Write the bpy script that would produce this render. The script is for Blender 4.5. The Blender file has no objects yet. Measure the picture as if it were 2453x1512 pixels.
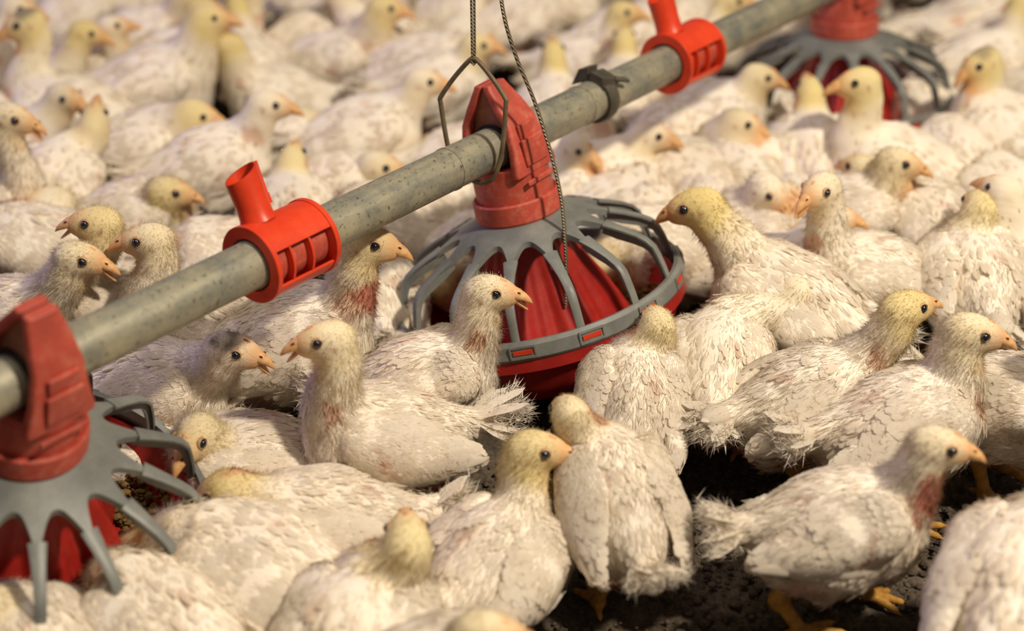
import bpy, math, random
import numpy as np
from mathutils import Vector, Matrix, Euler

# ------------------------------------------------------------------ camera, world, light, exposure
SC = bpy.context.scene
COL = SC.collection
W, H = 2453.0, 1512.0
F = 3700.0                       # focal length in pixels of the 2453 px frame
PITCH = math.radians(29.0)
CAM_H = 0.945
cam_data = bpy.data.cameras.new('camera')
cam_data.sensor_width = 36.0
cam_data.lens = F / W * 36.0
cam_data.clip_start = 0.05
cam_data.clip_end = 60
cam_data.dof.use_dof = True
cam_data.dof.focus_distance = 1.57
cam_data.dof.aperture_fstop = 2.35
cam = bpy.data.objects.new('camera', cam_data)
cam.location = (0, 0, CAM_H)
cam.rotation_euler = (math.radians(90) - PITCH, 0, 0)
COL.objects.link(cam)
SC.camera = cam
SC.view_settings.view_transform = 'Standard'
SC.view_settings.look = 'None'
SC.view_settings.gamma = 1.0
SC.view_settings.use_curve_mapping = False
SC.view_settings.exposure = -0.04

world = bpy.data.worlds.new('barn_air')
SC.world = world
world.use_nodes = True
world.node_tree.nodes['Background'].inputs[0].default_value = (1.0, 0.84, 0.74, 1)
world.node_tree.nodes['Background'].inputs[1].default_value = 0.14

def area_light(name, loc, target, size, power, color):
    l = bpy.data.lights.new(name, 'AREA')
    l.shape = 'DISK'; l.size = size; l.energy = power; l.color = color
    o = bpy.data.objects.new(name, l)
    o.location = loc
    o.rotation_euler = (Vector(target) - Vector(loc)).to_track_quat('-Z', 'Y').to_euler()
    COL.objects.link(o)
    return o
# warm barn lamps overhead, a harder warm lamp to the right, a faint violet-blue tube on the left
area_light('barn_lamp_key', (1.35, 0.45, 2.35), (0.1, 1.5, 0.1), 0.20, 74, (1.0, 0.87, 0.69))
area_light('barn_lamp_overhead', (-0.3, 1.3, 2.9), (0.0, 1.5, 0.0), 1.2, 22, (1.0, 0.86, 0.70))
area_light('barn_lamp_blue', (-2.6, 2.4, 1.3), (0.0, 1.6, 0.1), 0.5, 15, (0.40, 0.34, 1.0))

# ------------------------------------------------------------------ helpers
def srgb(r, g, b):
    def f(c):
        c /= 255.0
        return c / 12.92 if c <= 0.04045 else ((c + 0.055) / 1.055) ** 2.4
    return (f(r), f(g), f(b))

SP, CP = math.sin(PITCH), math.cos(PITCH)
def ray(px, py):
    u = (px - W / 2) / F; v = (H / 2 - py) / F
    return np.array([u, CP + v * SP, -SP + v * CP])
def at(px, py, z):
    """the point of the barn at height z that stands at this spot of the photograph"""
    d = ray(px, py); t = (z - CAM_H) / d[2]
    return np.array([0, 0, CAM_H]) + d * t

def link(o, parent=None):
    COL.objects.link(o)
    if parent is not None: o.parent = parent
    return o
def empty(name, loc=(0, 0, 0), rz=0.0):
    o = bpy.data.objects.new(name, None)
    o.empty_display_size = 0.03
    o.location = loc; o.rotation_euler = (0, 0, rz)
    return link(o)
def tag(o, label=None, cat=None, group=None, kind=None):
    if label: o['label'] = label
    if cat: o['category'] = cat
    if group: o['group'] = group
    if kind: o['kind'] = kind
    return o

class MB:
    """collects rings, tubes, boxes and lathed shapes into one mesh"""
    def __init__(s): s.v = []; s.f = []
    def add(s, vs, fs):
        b = len(s.v); s.v += [tuple(p) for p in vs]; s.f += [tuple(i + b for i in q) for q in fs]
    def loft(s, rings, cap=True, closed=True):
        n = len(rings[0]); vs = [p for r in rings for p in r]; fs = []
        for i in range(len(rings) - 1):
            for j in range(n if closed else n - 1):
                k = (j + 1) % n
                fs.append((i * n + j, i * n + k, (i + 1) * n + k, (i + 1) * n + j))
        if cap:
            fs.append(tuple(range(n - 1, -1, -1)))
            fs.append(tuple((len(rings) - 1) * n + j for j in range(n)))
        s.add(vs, fs)
    def tube(s, pts, r, n=10, flat=1.0, up=(0, 0, 1)):
        pts = [Vector(p) for p in pts]; rings = []
        rs = r if isinstance(r, (list, tuple)) else [r] * len(pts)
        ref = None
        for i, p in enumerate(pts):
            t = (pts[min(i + 1, len(pts) - 1)] - pts[max(i - 1, 0)]).normalized()
            if ref is None:
                u = Vector(up); ref = u - t * u.dot(t)
                if ref.length < 1e-3: u = Vector((1, 0, 0)); ref = u - t * u.dot(t)
            else: ref = ref - t * ref.dot(t)
            ref.normalize(); b = t.cross(ref)
            rings.append([p + ref * (math.cos(a) * rs[i] * flat) + b * (math.sin(a) * rs[i]) for a in [2 * math.pi * k / n for k in range(n)]])
        s.loft(rings)
    def lathe(s, prof, n=48, a0=0.0, a1=2 * math.pi, rmod=None, close_prof=False):
        full = abs(a1 - a0 - 2 * math.pi) < 1e-6
        m = n if full else n + 1
        rings = []
        for j in range(m):
            a = a0 + (a1 - a0) * j / n
            ring = []
            for (r, z) in prof:
                q = r * (rmod(a, r, z) if rmod else 1.0)
                ring.append((q * math.cos(a), q * math.sin(a), z))
            rings.append(ring)
        k = len(prof); vs = [p for r in rings for p in r]; fs = []
        for j in range(n):
            j2 = (j + 1) % m
            for i in range(k if close_prof else k - 1):
                i2 = (i + 1) % k
                fs.append((j * k + i, j2 * k + i, j2 * k + i2, j * k + i2))
        if close_prof and not full:
            fs.append(tuple(range(k))); fs.append(tuple(n * k + i for i in range(k - 1, -1, -1)))
        s.add(vs, fs)
    def box(s, c, d, M=None):
        vs = [Vector((c[0] + x * d[0] / 2, c[1] + y * d[1] / 2, c[2] + z * d[2] / 2)) for x in (-1, 1) for y in (-1, 1) for z in (-1, 1)]
        if M is not None: vs = [M @ v for v in vs]
        s.add(vs, [(0, 1, 3, 2), (4, 6, 7, 5), (0, 4, 5, 1), (2, 3, 7, 6), (0, 2, 6, 4), (1, 5, 7, 3)])
    def build(s, name, mat, parent=None, smooth=True, angle=35, bevel=0.0):
        me = bpy.data.meshes.new(name); me.from_pydata(s.v, [], s.f); me.update()
        me.materials.append(mat)
        o = link(bpy.data.objects.new(name, me), parent)
        import bmesh
        bm = bmesh.new(); bm.from_mesh(me)
        bmesh.ops.recalc_face_normals(bm, faces=bm.faces)
        bm.to_mesh(me); bm.free()
        if smooth: me.shade_smooth(); me.set_sharp_from_angle(angle=math.radians(angle))
        if bevel:
            b = o.modifiers.new('bevel', 'BEVEL'); b.width = bevel; b.segments = 2; b.limit_method = 'ANGLE'; b.angle_limit = math.radians(40)
        return o

# ------------------------------------------------------------------ materials
def new_mat(name):
    m = bpy.data.materials.new(name); m.use_nodes = True
    nt = m.node_tree; return m, nt, nt.nodes, nt.links, nt.nodes['Principled BSDF']
def setin(b, **kw):
    for k, v in kw.items():
        n = k.replace('_', ' ')
        b.inputs[n].default_value = (*v, 1) if isinstance(v, tuple) and len(v) == 3 else v
def noise(N, L, co, scale, detail=4, rough=0.6):
    n = N.new('ShaderNodeTexNoise'); n.inputs['Scale'].default_value = scale
    n.inputs['Detail'].default_value = detail; n.inputs['Roughness'].default_value = rough
    L.new(co, n.inputs['Vector']); return n
def ramp(N, L, fac, stops):
    r = N.new('ShaderNodeValToRGB'); e = r.color_ramp.elements
    e[0].position, e[1].position = stops[0][0], stops[-1][0]
    e[0].color = (*stops[0][1], 1); e[1].color = (*stops[-1][1], 1)
    for p, c in stops[1:-1]:
        k = e.new(p); k.color = (*c, 1)
    L.new(fac, r.inputs[0]); return r
def bump(N, L, h, b, strength, dist):
    n = N.new('ShaderNodeBump'); n.inputs['Strength'].default_value = strength; n.inputs['Distance'].default_value = dist
    L.new(h, n.inputs['Height']); L.new(n.outputs[0], b.inputs['Normal']); return n
def dusty(name, base, dark, dust, dust_amt, rough=0.5, scale=30, spec=0.4):
    """moulded plastic or metal with dust and grime of its own"""
    m, nt, N, L, b = new_mat(name)
    co = N.new('ShaderNodeTexCoord').outputs['Object']
    n1 = noise(N, L, co, scale, 6, 0.65); n2 = noise(N, L, co, scale * 6, 4, 0.7)
    r1 = ramp(N, L, n1.outputs['Fac'], [(0.32, dark), (0.62, base)])
    r2 = ramp(N, L, n2.outputs['Fac'], [(0.45, (0, 0, 0)), (0.75, (1, 1, 1))])
    r3 = ramp(N, L, n1.outputs['Fac'], [(0.40, (0, 0, 0)), (0.72, (1, 1, 1))])
    mu = N.new('ShaderNodeMath'); mu.operation = 'MULTIPLY'; L.new(r2.outputs[0], mu.inputs[0]); L.new(r3.outputs[0], mu.inputs[1])
    m2 = N.new('ShaderNodeMath'); m2.operation = 'MULTIPLY_ADD'; L.new(mu.outputs[0], m2.inputs[0]); m2.inputs[1].default_value = dust_amt; m2.inputs[2].default_value = dust_amt * 0.18
    mx = N.new('ShaderNodeMixRGB'); L.new(m2.outputs[0], mx.inputs[0]); L.new(r1.outputs[0], mx.inputs[1]); mx.inputs[2].default_value = (*dust, 1)
    L.new(mx.outputs[0], b.inputs['Base Color'])
    setin(b, Roughness=rough); b.inputs['Specular IOR Level'].default_value = spec
    bump(N, L, n2.outputs['Fac'], b, 0.15, 0.001)
    return m
M = {}
M['red_dusty'] = dusty('dusty_red_plastic', srgb(196, 54, 38), srgb(156, 38, 28), srgb(205, 155, 130), 0.8, 0.5, 22)
M['red_pan'] = dusty('red_pan_plastic', srgb(176, 32, 26), srgb(140, 20, 18), srgb(190, 120, 100), 0.22, 0.42, 16)
M['hood_web'] = dusty('dust_caked_plastic', srgb(160, 92, 66), srgb(128, 72, 52), srgb(170, 140, 112), 0.8, 0.8, 40)
M['orange'] = dusty('orange_red_plastic', srgb(226, 66, 28), srgb(208, 52, 22), srgb(225, 130, 100), 0.18, 0.36, 18)
M['grey_plastic'] = dusty('grey_plastic', srgb(128, 132, 128), srgb(104, 108, 106), srgb(165, 160, 146), 0.35, 0.42, 25)
M['dark_clip'] = dusty('dark_grey_plastic', srgb(84, 80, 68), srgb(62, 58, 50), srgb(120, 112, 92), 0.3, 0.55, 40)
M['wire'] = dusty('brown_wire', srgb(120, 104, 78), srgb(84, 72, 54), srgb(150, 135, 100), 0.3, 0.5, 60)
M['hole'] = dusty('rubber_seal', srgb(40, 30, 26), srgb(24, 18, 16), srgb(90, 70, 55), 0.2, 0.8, 60)

def pipe_material():
    m, nt, N, L, b = new_mat('galvanised_tube')
    co = N.new('ShaderNodeTexCoord').outputs['Object']
    n1 = noise(N, L, co, 26, 6, 0.65); n2 = noise(N, L, co, 210, 3, 0.6)
    mp = N.new('ShaderNodeMapping'); mp.inputs['Scale'].default_value = (3.0, 30, 30); L.new(co, mp.inputs[0])
    n3 = noise(N, L, mp.outputs[0], 4.0, 5, 0.6)
    r1 = ramp(N, L, n1.outputs['Fac'], [(0.33, srgb(128, 130, 120)), (0.5, srgb(158, 154, 134)), (0.68, srgb(180, 172, 144))])
    r2 = ramp(N, L, n2.outputs['Fac'], [(0.30, srgb(92, 84, 62)), (0.42, (1, 1, 1))])
    mx = N.new('ShaderNodeMixRGB'); mx.blend_type = 'MULTIPLY'; mx.inputs[0].default_value = 0.7
    L.new(r1.outputs[0], mx.inputs[1]); L.new(r2.outputs[0], mx.inputs[2])
    r3 = ramp(N, L, n3.outputs['Fac'], [(0.4, srgb(225, 228, 232)), (0.6, (1, 1, 1))])
    m3 = N.new('ShaderNodeMixRGB'); m3.blend_type = 'MULTIPLY'; m3.inputs[0].default_value = 0.8
    L.new(mx.outputs[0], m3.inputs[1]); L.new(r3.outputs[0], m3.inputs[2])
    L.new(m3.outputs[0], b.inputs['Base Color'])
    setin(b, Metallic=0.25, Roughness=0.5)
    bump(N, L, n2.outputs['Fac'], b, 0.12, 0.0006)
    return m
M['pipe'] = pipe_material()

def cable_material():
    m, nt, N, L, b = new_mat('twisted_steel_cable')
    co = N.new('ShaderNodeTexCoord').outputs['Object']
    w = N.new('ShaderNodeTexWave'); w.bands_direction = 'DIAGONAL'; w.inputs['Scale'].default_value = 160; L.new(co, w.inputs['Vector'])
    r = ramp(N, L, w.outputs['Fac'], [(0.2, srgb(84, 76, 62)), (0.8, srgb(176, 166, 142))])
    L.new(r.outputs[0], b.inputs['Base Color']); setin(b, Metallic=0.5, Roughness=0.45)
    bump(N, L, w.outputs['Fac'], b, 0.8, 0.001)
    return m
M['cable'] = cable_material()

def plumage_material():
    m, nt, N, L, b = new_mat('plumage')
    at_ = N.new('ShaderNodeAttribute'); at_.attribute_name = 'tint'
    tc = N.new('ShaderNodeTexCoord'); co = tc.outputs['Object']
    mp = N.new('ShaderNodeMapping'); mp.inputs['Scale'].default_value = (0.35, 1, 1); L.new(co, mp.inputs[0])
    n1 = noise(N, L, mp.outputs[0], 110, 5, 0.65)
    n2 = noise(N, L, co, 34, 4, 0.6)
    n3 = noise(N, L, co, 700, 2, 0.5)
    r = ramp(N, L, n2.outputs['Fac'], [(0.3, (0.90, 0.86, 0.80)), (0.6, (1, 1, 1))])
    mx = N.new('ShaderNodeMixRGB'); mx.blend_type = 'MULTIPLY'; mx.inputs[0].default_value = 0.8
    L.new(at_.outputs['Color'], mx.inputs[1]); L.new(r.outputs[0], mx.inputs[2])
    L.new(mx.outputs[0], b.inputs['Base Color'])
    setin(b, Roughness=0.85); b.inputs['Specular IOR Level'].default_value = 0.12
    ad = N.new('ShaderNodeMath'); ad.operation = 'MULTIPLY_ADD'; L.new(n3.outputs['Fac'], ad.inputs[0]); ad.inputs[1].default_value = 0.35; L.new(n1.outputs['Fac'], ad.inputs[2])
    bump(N, L, ad.outputs[0], b, 0.45, 0.003)
    return m
M['plumage'] = plumage_material()
def vane_material():
    m = M['plumage'].copy(); m.name = 'loose_vanes'; nt = m.node_tree; N = nt.nodes; L = nt.links
    b = N['Principled BSDF']; out = [n for n in N if n.type == 'OUTPUT_MATERIAL'][0]
    for l in list(L):
        if l.to_socket == b.inputs['Normal']: L.remove(l)
    t = N.new('ShaderNodeBsdfTranslucent'); mix = N.new('ShaderNodeMixShader'); mix.inputs[0].default_value = .38
    src = [l.from_socket for l in L if l.to_socket == b.inputs['Base Color']][0]; L.new(src, t.inputs['Color'])
    L.new(b.outputs[0], mix.inputs[1]); L.new(t.outputs[0], mix.inputs[2]); L.new(mix.outputs[0], out.inputs[0])
    return m
M['vane'] = vane_material()
def skin_material(name, base, dark, rough, scale, spec=0.35):
    m, nt, N, L, b = new_mat(name)
    co = N.new('ShaderNodeTexCoord').outputs['Object']
    n1 = noise(N, L, co, scale, 4, 0.6)
    v = N.new('ShaderNodeTexVoronoi'); v.inputs['Scale'].default_value = scale * 4; L.new(co, v.inputs['Vector'])
    r = ramp(N, L, n1.outputs['Fac'], [(0.35, dark), (0.65, base)])
    L.new(r.outputs[0], b.inputs['Base Color']); setin(b, Roughness=rough); b.inputs['Specular IOR Level'].default_value = spec
    bump(N, L, v.outputs['Distance'], b, 0.25, 0.0008)
    return m
M['beak'] = skin_material('beak_horn', srgb(228, 186, 130), srgb(210, 152, 98), 0.42, 120)
M['mouth'] = skin_material('mouth_lining', srgb(120, 50, 36), srgb(80, 30, 24), 0.5, 120)
M['comb'] = skin_material('comb_skin', srgb(230, 172, 124), srgb(222, 150, 104), 0.55, 200)
M['comb_red'] = skin_material('comb_skin_red', srgb(190, 84, 56), srgb(160, 62, 44), 0.55, 200)
M['leg'] = skin_material('leg_scales', srgb(196, 146, 66), srgb(158, 112, 48), 0.5, 90)
M['eyelid'] = skin_material('eyelid_skin', srgb(205, 170, 128), srgb(170, 130, 96), 0.6, 200)
m_, nt_, N_, L_, b_ = new_mat('eye_dark'); setin(b_, Base_Color=srgb(22, 22, 30), Roughness=0.08); b_.inputs['Coat Weight'].default_value = 0.6
tc_ = N_.new('ShaderNodeTexCoord'); nn_ = noise(N_, L_, tc_.outputs['Object'], 300, 2); rr_ = ramp(N_, L_, nn_.outputs['Fac'], [(0.4, srgb(18, 18, 24)), (0.7, srgb(38, 42, 58))]); L_.new(rr_.outputs[0], b_.inputs['Base Color'])
M['eye'] = m_

def litter_material():
    m, nt, N, L, b = new_mat('litter')
    co = N.new('ShaderNodeTexCoord').outputs['Object']
    n1 = noise(N, L, co, 9, 6, 0.6); n2 = noise(N, L, co, 120, 8, 0.72); n3 = noise(N, L, co, 420, 4, 0.6)
    r1 = ramp(N, L, n1.outputs['Fac'], [(0.3, srgb(86, 76, 65)), (0.55, srgb(116, 103, 88)), (0.75, srgb(150, 134, 114))])
    r2 = ramp(N, L, n2.outputs['Fac'], [(0.32, (0.30, 0.27, 0.24)), (0.55, (1, 1, 1)), (0.78, (1.9, 1.8, 1.6))])
    mx = N.new('ShaderNodeMixRGB'); mx.blend_type = 'MULTIPLY'; mx.inputs[0].default_value = 1
    L.new(r1.outputs[0], mx.inputs[1]); L.new(r2.outputs[0], mx.inputs[2])
    L.new(mx.outputs[0], b.inputs['Base Color']); setin(b, Roughness=0.8)
    b.inputs['Specular IOR Level'].default_value = 0.3
    ad = N.new('ShaderNodeMath'); ad.operation = 'MULTIPLY_ADD'; L.new(n3.outputs['Fac'], ad.inputs[0]); ad.inputs[1].default_value = 0.4; L.new(n2.outputs['Fac'], ad.inputs[2])
    bump(N, L, ad.outputs[0], b, 0.9, 0.006)
    return m
M['litter'] = litter_material()
M['feed'] = skin_material('feed_crumbs', srgb(128, 104, 58), srgb(78, 60, 32), 0.9, 140)

# ------------------------------------------------------------------ the barn floor
def build_floor():
    nx, ny = 420, 460
    xs = np.linspace(-1.5, 1.5, nx); ys = np.linspace(0.55, 3.7, ny)
    X, Y = np.meshgrid(xs, ys, indexing='ij')
    XE, YE = xs.copy(), ys.copy(); XE[0], XE[-1] = -6, 6; YE[0], YE[-1] = -3, 9
    rng = np.random.RandomState(5); Z = np.zeros_like(X)
    for k in range(60):
        a = rng.rand() * 6.283; fr = 10 ** rng.uniform(0.9, 2.35); ph = rng.rand() * 6.283
        amp = 0.012 / fr ** 0.45 * 0.35
        wob = 0.6 * np.sin(X * fr * 0.37 + k) + 0.6 * np.cos(Y * fr * 0.41 + 2 * k)
        Z += amp * np.sin(fr * (np.cos(a) * X + np.sin(a) * Y) + ph + 1.5 * wob)
    Z += rng.randn(nx, ny) * 0.0009
    Z -= np.percentile(Z, 85)
    X, Y = np.meshgrid(XE, YE, indexing='ij'); v = np.stack([X.ravel(), Y.ravel(), Z.ravel()], 1)
    i = np.arange(nx - 1)[:, None] * ny + np.arange(ny - 1)[None]
    i = i.ravel(); f = np.stack([i, i + ny, i + ny + 1, i + 1], 1)
    o = np_mesh('floor', v, f, M['litter']); tag(o, kind='structure')
    # the barn floor carries on past the flock
    return o
def np_mesh(name, v, f, mat, parent=None, smooth=True):
    """mesh from arrays; f is (n,4) or a list of (n,k) arrays"""
    me = bpy.data.meshes.new(name)
    fl = f if isinstance(f, list) else [f]
    fl = [q for q in fl if len(q)]
    me.vertices.add(len(v)); me.vertices.foreach_set('co', np.ascontiguousarray(v, dtype=np.float32).ravel())
    nl = sum(q.size for q in fl); npoly = sum(len(q) for q in fl)
    me.loops.add(nl); me.polygons.add(npoly)
    me.loops.foreach_set('vertex_index', np.concatenate([q.ravel() for q in fl]).astype(np.int32))
    tot = np.concatenate([np.full(len(q), q.shape[1]) for q in fl]).astype(np.int32)
    st = np.concatenate([[0], np.cumsum(tot)[:-1]]).astype(np.int32)
    me.polygons.foreach_set('loop_start', st)
    me.polygons.foreach_set('loop_total', tot)
    me.update(calc_edges=True); me.validate()
    if smooth: me.shade_smooth()
    me.materials.append(mat)
    return link(bpy.data.objects.new(name, me), parent)
build_floor()

# ------------------------------------------------------------------ the feed line
PZ = 0.285
PA = at(190, 834, PZ); PB = at(1738, 85, PZ)
PDIR = PB - PA; PLEN = float(np.linalg.norm(PDIR)); PDIR = PDIR / PLEN
PAZ = math.atan2(PDIR[1], PDIR[0])
def on_pipe(px):
    """where the tube's axis stands at this column of the photograph"""
    u = (px - W / 2) / F
    # x = u*depth with depth along the camera's axis
    def depth(p): return p[1] * CP + (CAM_H - p[2]) * SP
    lo, hi = -1.5, 3.5
    for _ in range(60):
        mid = (lo + hi) / 2; p = PA + PDIR * mid
        if p[0] - u * depth(p) > 0: hi = mid
        else: lo = mid
    return PA + PDIR * lo
PR = 0.0232
pipe_root = MB()
P0 = PA - PDIR * 0.9; P1 = PB + PDIR * 1.3
LP = float(np.linalg.norm(P1 - P0))
mb = MB()
nseg = 60
mb.loft([[(LP * i / nseg, PR * math.cos(a), PR * math.sin(a)) for a in [2 * math.pi * k / 48 for k in range(48)]] for i in range(nseg + 1)])
o = mb.build('feed_tube', M['pipe'], angle=60)
o.location = P0; o.rotation_euler = (0, 0, PAZ)
tag(o, 'long dusty galvanised steel feed tube running diagonally above the flock through the red feeders', 'pipe')
def pipe_band(px, w, r, mat=None):
    """a shallow joint groove round the tube"""
    s = float(np.dot(on_pipe(px) - P0, PDIR)); m2 = MB()
    m2.lathe([(PR - 0.001, -w), (r, -w), (r, w), (PR - 0.001, w)], 40)
    q = m2.build('tube_joint', mat or M['pipe'], o); q.rotation_euler = (0, math.radians(90), 0); q.location = (s, 0, 0)
for px in (600, 1075, 1390): pipe_band(px, 0.0015, PR + 0.0008)

NSP = 14
def superring(hx, hy, z, n=28, e=4.0, cx=0, cy=0):
    r = []
    for k in range(n):
        a = 2 * math.pi * k / n; c, s_ = math.cos(a), math.sin(a)
        r.append((cx + hx * math.copysign(abs(c) ** (2 / e), c), cy + hy * math.copysign(abs(s_) ** (2 / e), s_), z))
    return r
def make_feeder(px, tilt, lean, label, spin=0.0, pipe_z=0.0):
    root = empty('pan_feeder', on_pipe(px))
    root.rotation_euler = (Matrix.Rotation(PAZ, 3, 'Z') @ Matrix.Rotation(tilt, 3, 'X') @ Matrix.Rotation(lean, 3, 'Y')).to_euler()
    tag(root, label, 'feeder', 'pan feeders hung on the tube')
    # hood: local x along the tube, y across it
    lv = [(-0.062, .044, .044, 2.0), (-0.045, .0425, .043, 2.2), (-0.024, .035, .042, 3), (0.0, .0285, .0400, 4), (0.028, .0245, .0345, 5), (0.045, .0215, .0255, 5), (0.066, .016, .0125, 5), (0.070, .0145, .0110, 5)]
    m = MB()
    m.loft([superring(hx * .985, hy, z, 32, e) for z, hx, hy, e in lv[:3]] + [superring(.034, .0415, -0.022, 32, 3.2)])
    # two side ribs that lean together at the top
    for s in (1, -1):
        rings = []
        for z, hx, hy, e in [(-0.03, .035, .0425, 3)] + lv[2:]:
            inner = hy * (0.70 if z < .04 else 0.5) if z < 0.062 else 0.001
            hw = (hy - inner) / 2
            rings.append(superring(hx, hw, z, 20, 5, 0, s * (inner + hw)))
        m.loft(rings)
        m.box((0, s * .0425, -0.006), (.036, .004, .030))
        m.box((0, s * .0385, 0.016), (.030, .004, .018))
        m.box((0, s * .045, -0.038), (.05, .003, .006))
    hood = m.build('hood', M['red_dusty'], root, angle=30, bevel=0.0012)
    m = MB()
    m.loft([superring(.0165, .033, -0.03, 24, 5), superring(.0165, .031, 0.01, 24, 5), superring(.0145, .022, 0.040, 24, 5), superring(.0105, .008, 0.066, 24, 5)])
    web = m.build('hood_panel', M['hood_web'], root, angle=30); web['label'] = 'brown dust-caked recessed panel'
    m = MB()
    for s in (1, -1):
        m.add(*(lambda q: (q.v, q.f))(seal(s * 0.0175)))
    m.build('tube_seal', M['hole'], root)
    # collar band
    m = MB(); m.lathe([(.0440, -.060), (.0472, -.058), (.0495, -.060), (.0500, -.080), (.0470, -.084), (.0420, -.084), (.0420, -.060)], 64, close_prof=True)
    m.build('collar', M['red_dusty'], root, angle=30)
    # grey grill hub: scalloped skirt
    m = MB(); n = 14 * 16
    def rad(a):
        t = (a * NSP / (2 * math.pi)) % 1.0; t = min(t, 1 - t) * 2      # 0 on a spoke, 1 between
        return .110 - .036 * (1 - (1 - t) ** 2.4)
    prof = [0.0, .25, .5, .75, 1.0]
    vs = []; fs = []
    for j in range(n):
        a = 2 * math.pi * j / n; R = rad(a)
        for side in (0, 1):
            for q in prof:
                r = .0455 + (R - .0455) * q
                z = -.0815 - (r - .0455) * .36 - (r - .0455) ** 2 * 1.2 - side * (.0026 + .004 * (q == 1.0))
                vs.append((r * math.cos(a), r * math.sin(a), z))
    K = len(prof)
    for j in range(n):
        j2 = (j + 1) % n; b0, b1 = j * 2 * K, j2 * 2 * K
        for i in range(K - 1):
            fs.append((b0 + i, b1 + i, b1 + i + 1, b0 + i + 1)); fs.append((b0 + K + i, b0 + K + i + 1, b1 + K + i + 1, b1 + K + i))
        fs.append((b0 + K - 1, b1 + K - 1, b1 + 2 * K - 1, b0 + 2 * K - 1)); fs.append((b0, b0 + K, b1 + K, b1))
    m.add(vs, fs); hub = m.build('grill_hub', M['grey_plastic'], root, angle=40)
    hub.rotation_euler = (0, 0, spin)
    for k in range(NSP):
        a = 2 * math.pi * k / NSP + spin; Rz = Matrix.Rotation(a, 3, 'Z')
        path = [(.098, -.1030), (.115, -.1105), (.132, -.1190), (.143, -.1265), (.150, -.1350), (.1535, -.1460), (.157, -.160), (.1605, -.180)]
        wid = [.0080, .0062, .0052, .0050, .0050, .0048, .0046, .0046]
        fin = [.013, .014, .0125, .011, .0095, .008, .007, .0065]
        rings = []
        for i, (r, z) in enumerate(path):
            p0 = path[max(i - 1, 0)]; p1 = path[min(i + 1, len(path) - 1)]
            t = Vector((p1[0] - p0[0], 0, p1[1] - p0[1])).normalized(); nn = Vector((-t.z, 0, t.x))
            if nn.z < 0 and i < 4: nn = -nn
            nn = Vector((t.z, 0, -t.x)); nn = -nn if nn.x * 1 + nn.z < 0 else nn
            c = Vector((r, 0, z)); w = wid[i]; d = fin[i]; th = .0022
            sec = [c + Vector((0, -w, 0)), c + nn * .0012 + Vector((0, -w * .6, 0)), c + nn * .0012 + Vector((0, w * .6, 0)), c + Vector((0, w, 0)), c - nn * th + Vector((0, w, 0)), c - nn * th + Vector((0, .0014, 0)), c - nn * d + Vector((0, .0011, 0)), c - nn * d - Vector((0, .0011, 0)), c - nn * th - Vector((0, .0014, 0)), c - nn * th - Vector((0, w, 0))]
            rings.append([Rz @ q for q in sec])
        m = MB(); m.loft(rings)
        m.build('spoke', M['grey_plastic'], root, angle=50)
    # rim band with slots at the spoke feet
    m = MB()
    m.lathe([(.1590, -.1700), (.1640, -.1690), (.1675, -.1730), (.1688, -.1870), (.1670, -.1900), (.1620, -.1900), (.1600, -.1800)], 112, close_prof=True)
    m.build('rim_band', M['grey_plastic'], root, angle=30)
    for k in range(NSP):
        a = 2 * math.pi * (k + .1) / NSP + spin
        m = MB()
        Mx = Matrix.Rotation(a, 4, 'Z')
        m.box((.1672, 0, -.1795), (.0042, .021, .0045), Mx)
        m.build('slot_tab', M['orange'], root, smooth=False)
        m = MB()
        m.box((.1668, 0, -.1735), (.0045, .028, .0022), Mx); m.box((.1668, 0, -.1855), (.0050, .028, .0022), Mx)
        m.box((.1668, -.0135, -.1795), (.0046, .002, .012), Mx); m.box((.1668, .0135, -.1795), (.0046, .002, .012), Mx)
        m.build('slot_frame', M['grey_plastic'], root, smooth=False)
    # the red pan
    m = MB()
    m.lathe([(.1615, -.186), (.1655, -.188), (.1665, -.204), (.1590, -.208), (.1565, -.212), (.150, -.232), (.140, -.248), (.126, -.257), (.0, -.257), (.0, -.252), (.122, -.252), (.136, -.243), (.146, -.228), (.153, -.206), (.158, -.190)], 96)
    m.build('pan', M['red_pan'], root, angle=30)
    m = MB()
    def flute(a, r, z):
        t = max(0, min(1, (-z - .09) / .08)); return 1 + .13 * t * math.cos(7 * a + spin) ** 3 + .03 * t * math.cos(14 * a)
    m.lathe([(.040, -.075), (.041, -.095), (.046, -.115), (.054, -.140), (.066, -.170), (.078, -.200), (.087, -.225), (.092, -.246)], 168, rmod=flute)
    m.build('feed_cone', M['red_pan'], root, angle=50)
    return root
def seal(x):
    q = MB(); n = 36; rings = []
    for (r, dx) in [(PR, -.002), (PR + .0042, -.002), (PR + .0046, 0), (PR + .0042, .003), (PR, .003)]:
        rings.append([(x + dx, r * math.cos(2 * math.pi * k / n), r * math.sin(2 * math.pi * k / n)) for k in range(n)])
    q.loft(rings, cap=False); return q
make_feeder(78, math.radians(17), math.radians(0), 'nearest pan feeder, dusty red with a grey spoked grill, cut off by the left edge', 0.1)
mid_feeder = make_feeder(1206, math.radians(-14), math.radians(-3), 'middle pan feeder hanging tilted under the wire bail, dusty red with a grey grill', 0.07)
make_feeder(2030, math.radians(-3), math.radians(0), 'farthest pan feeder, blurred red with a grey grill, at the top right', 0.2)

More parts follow.
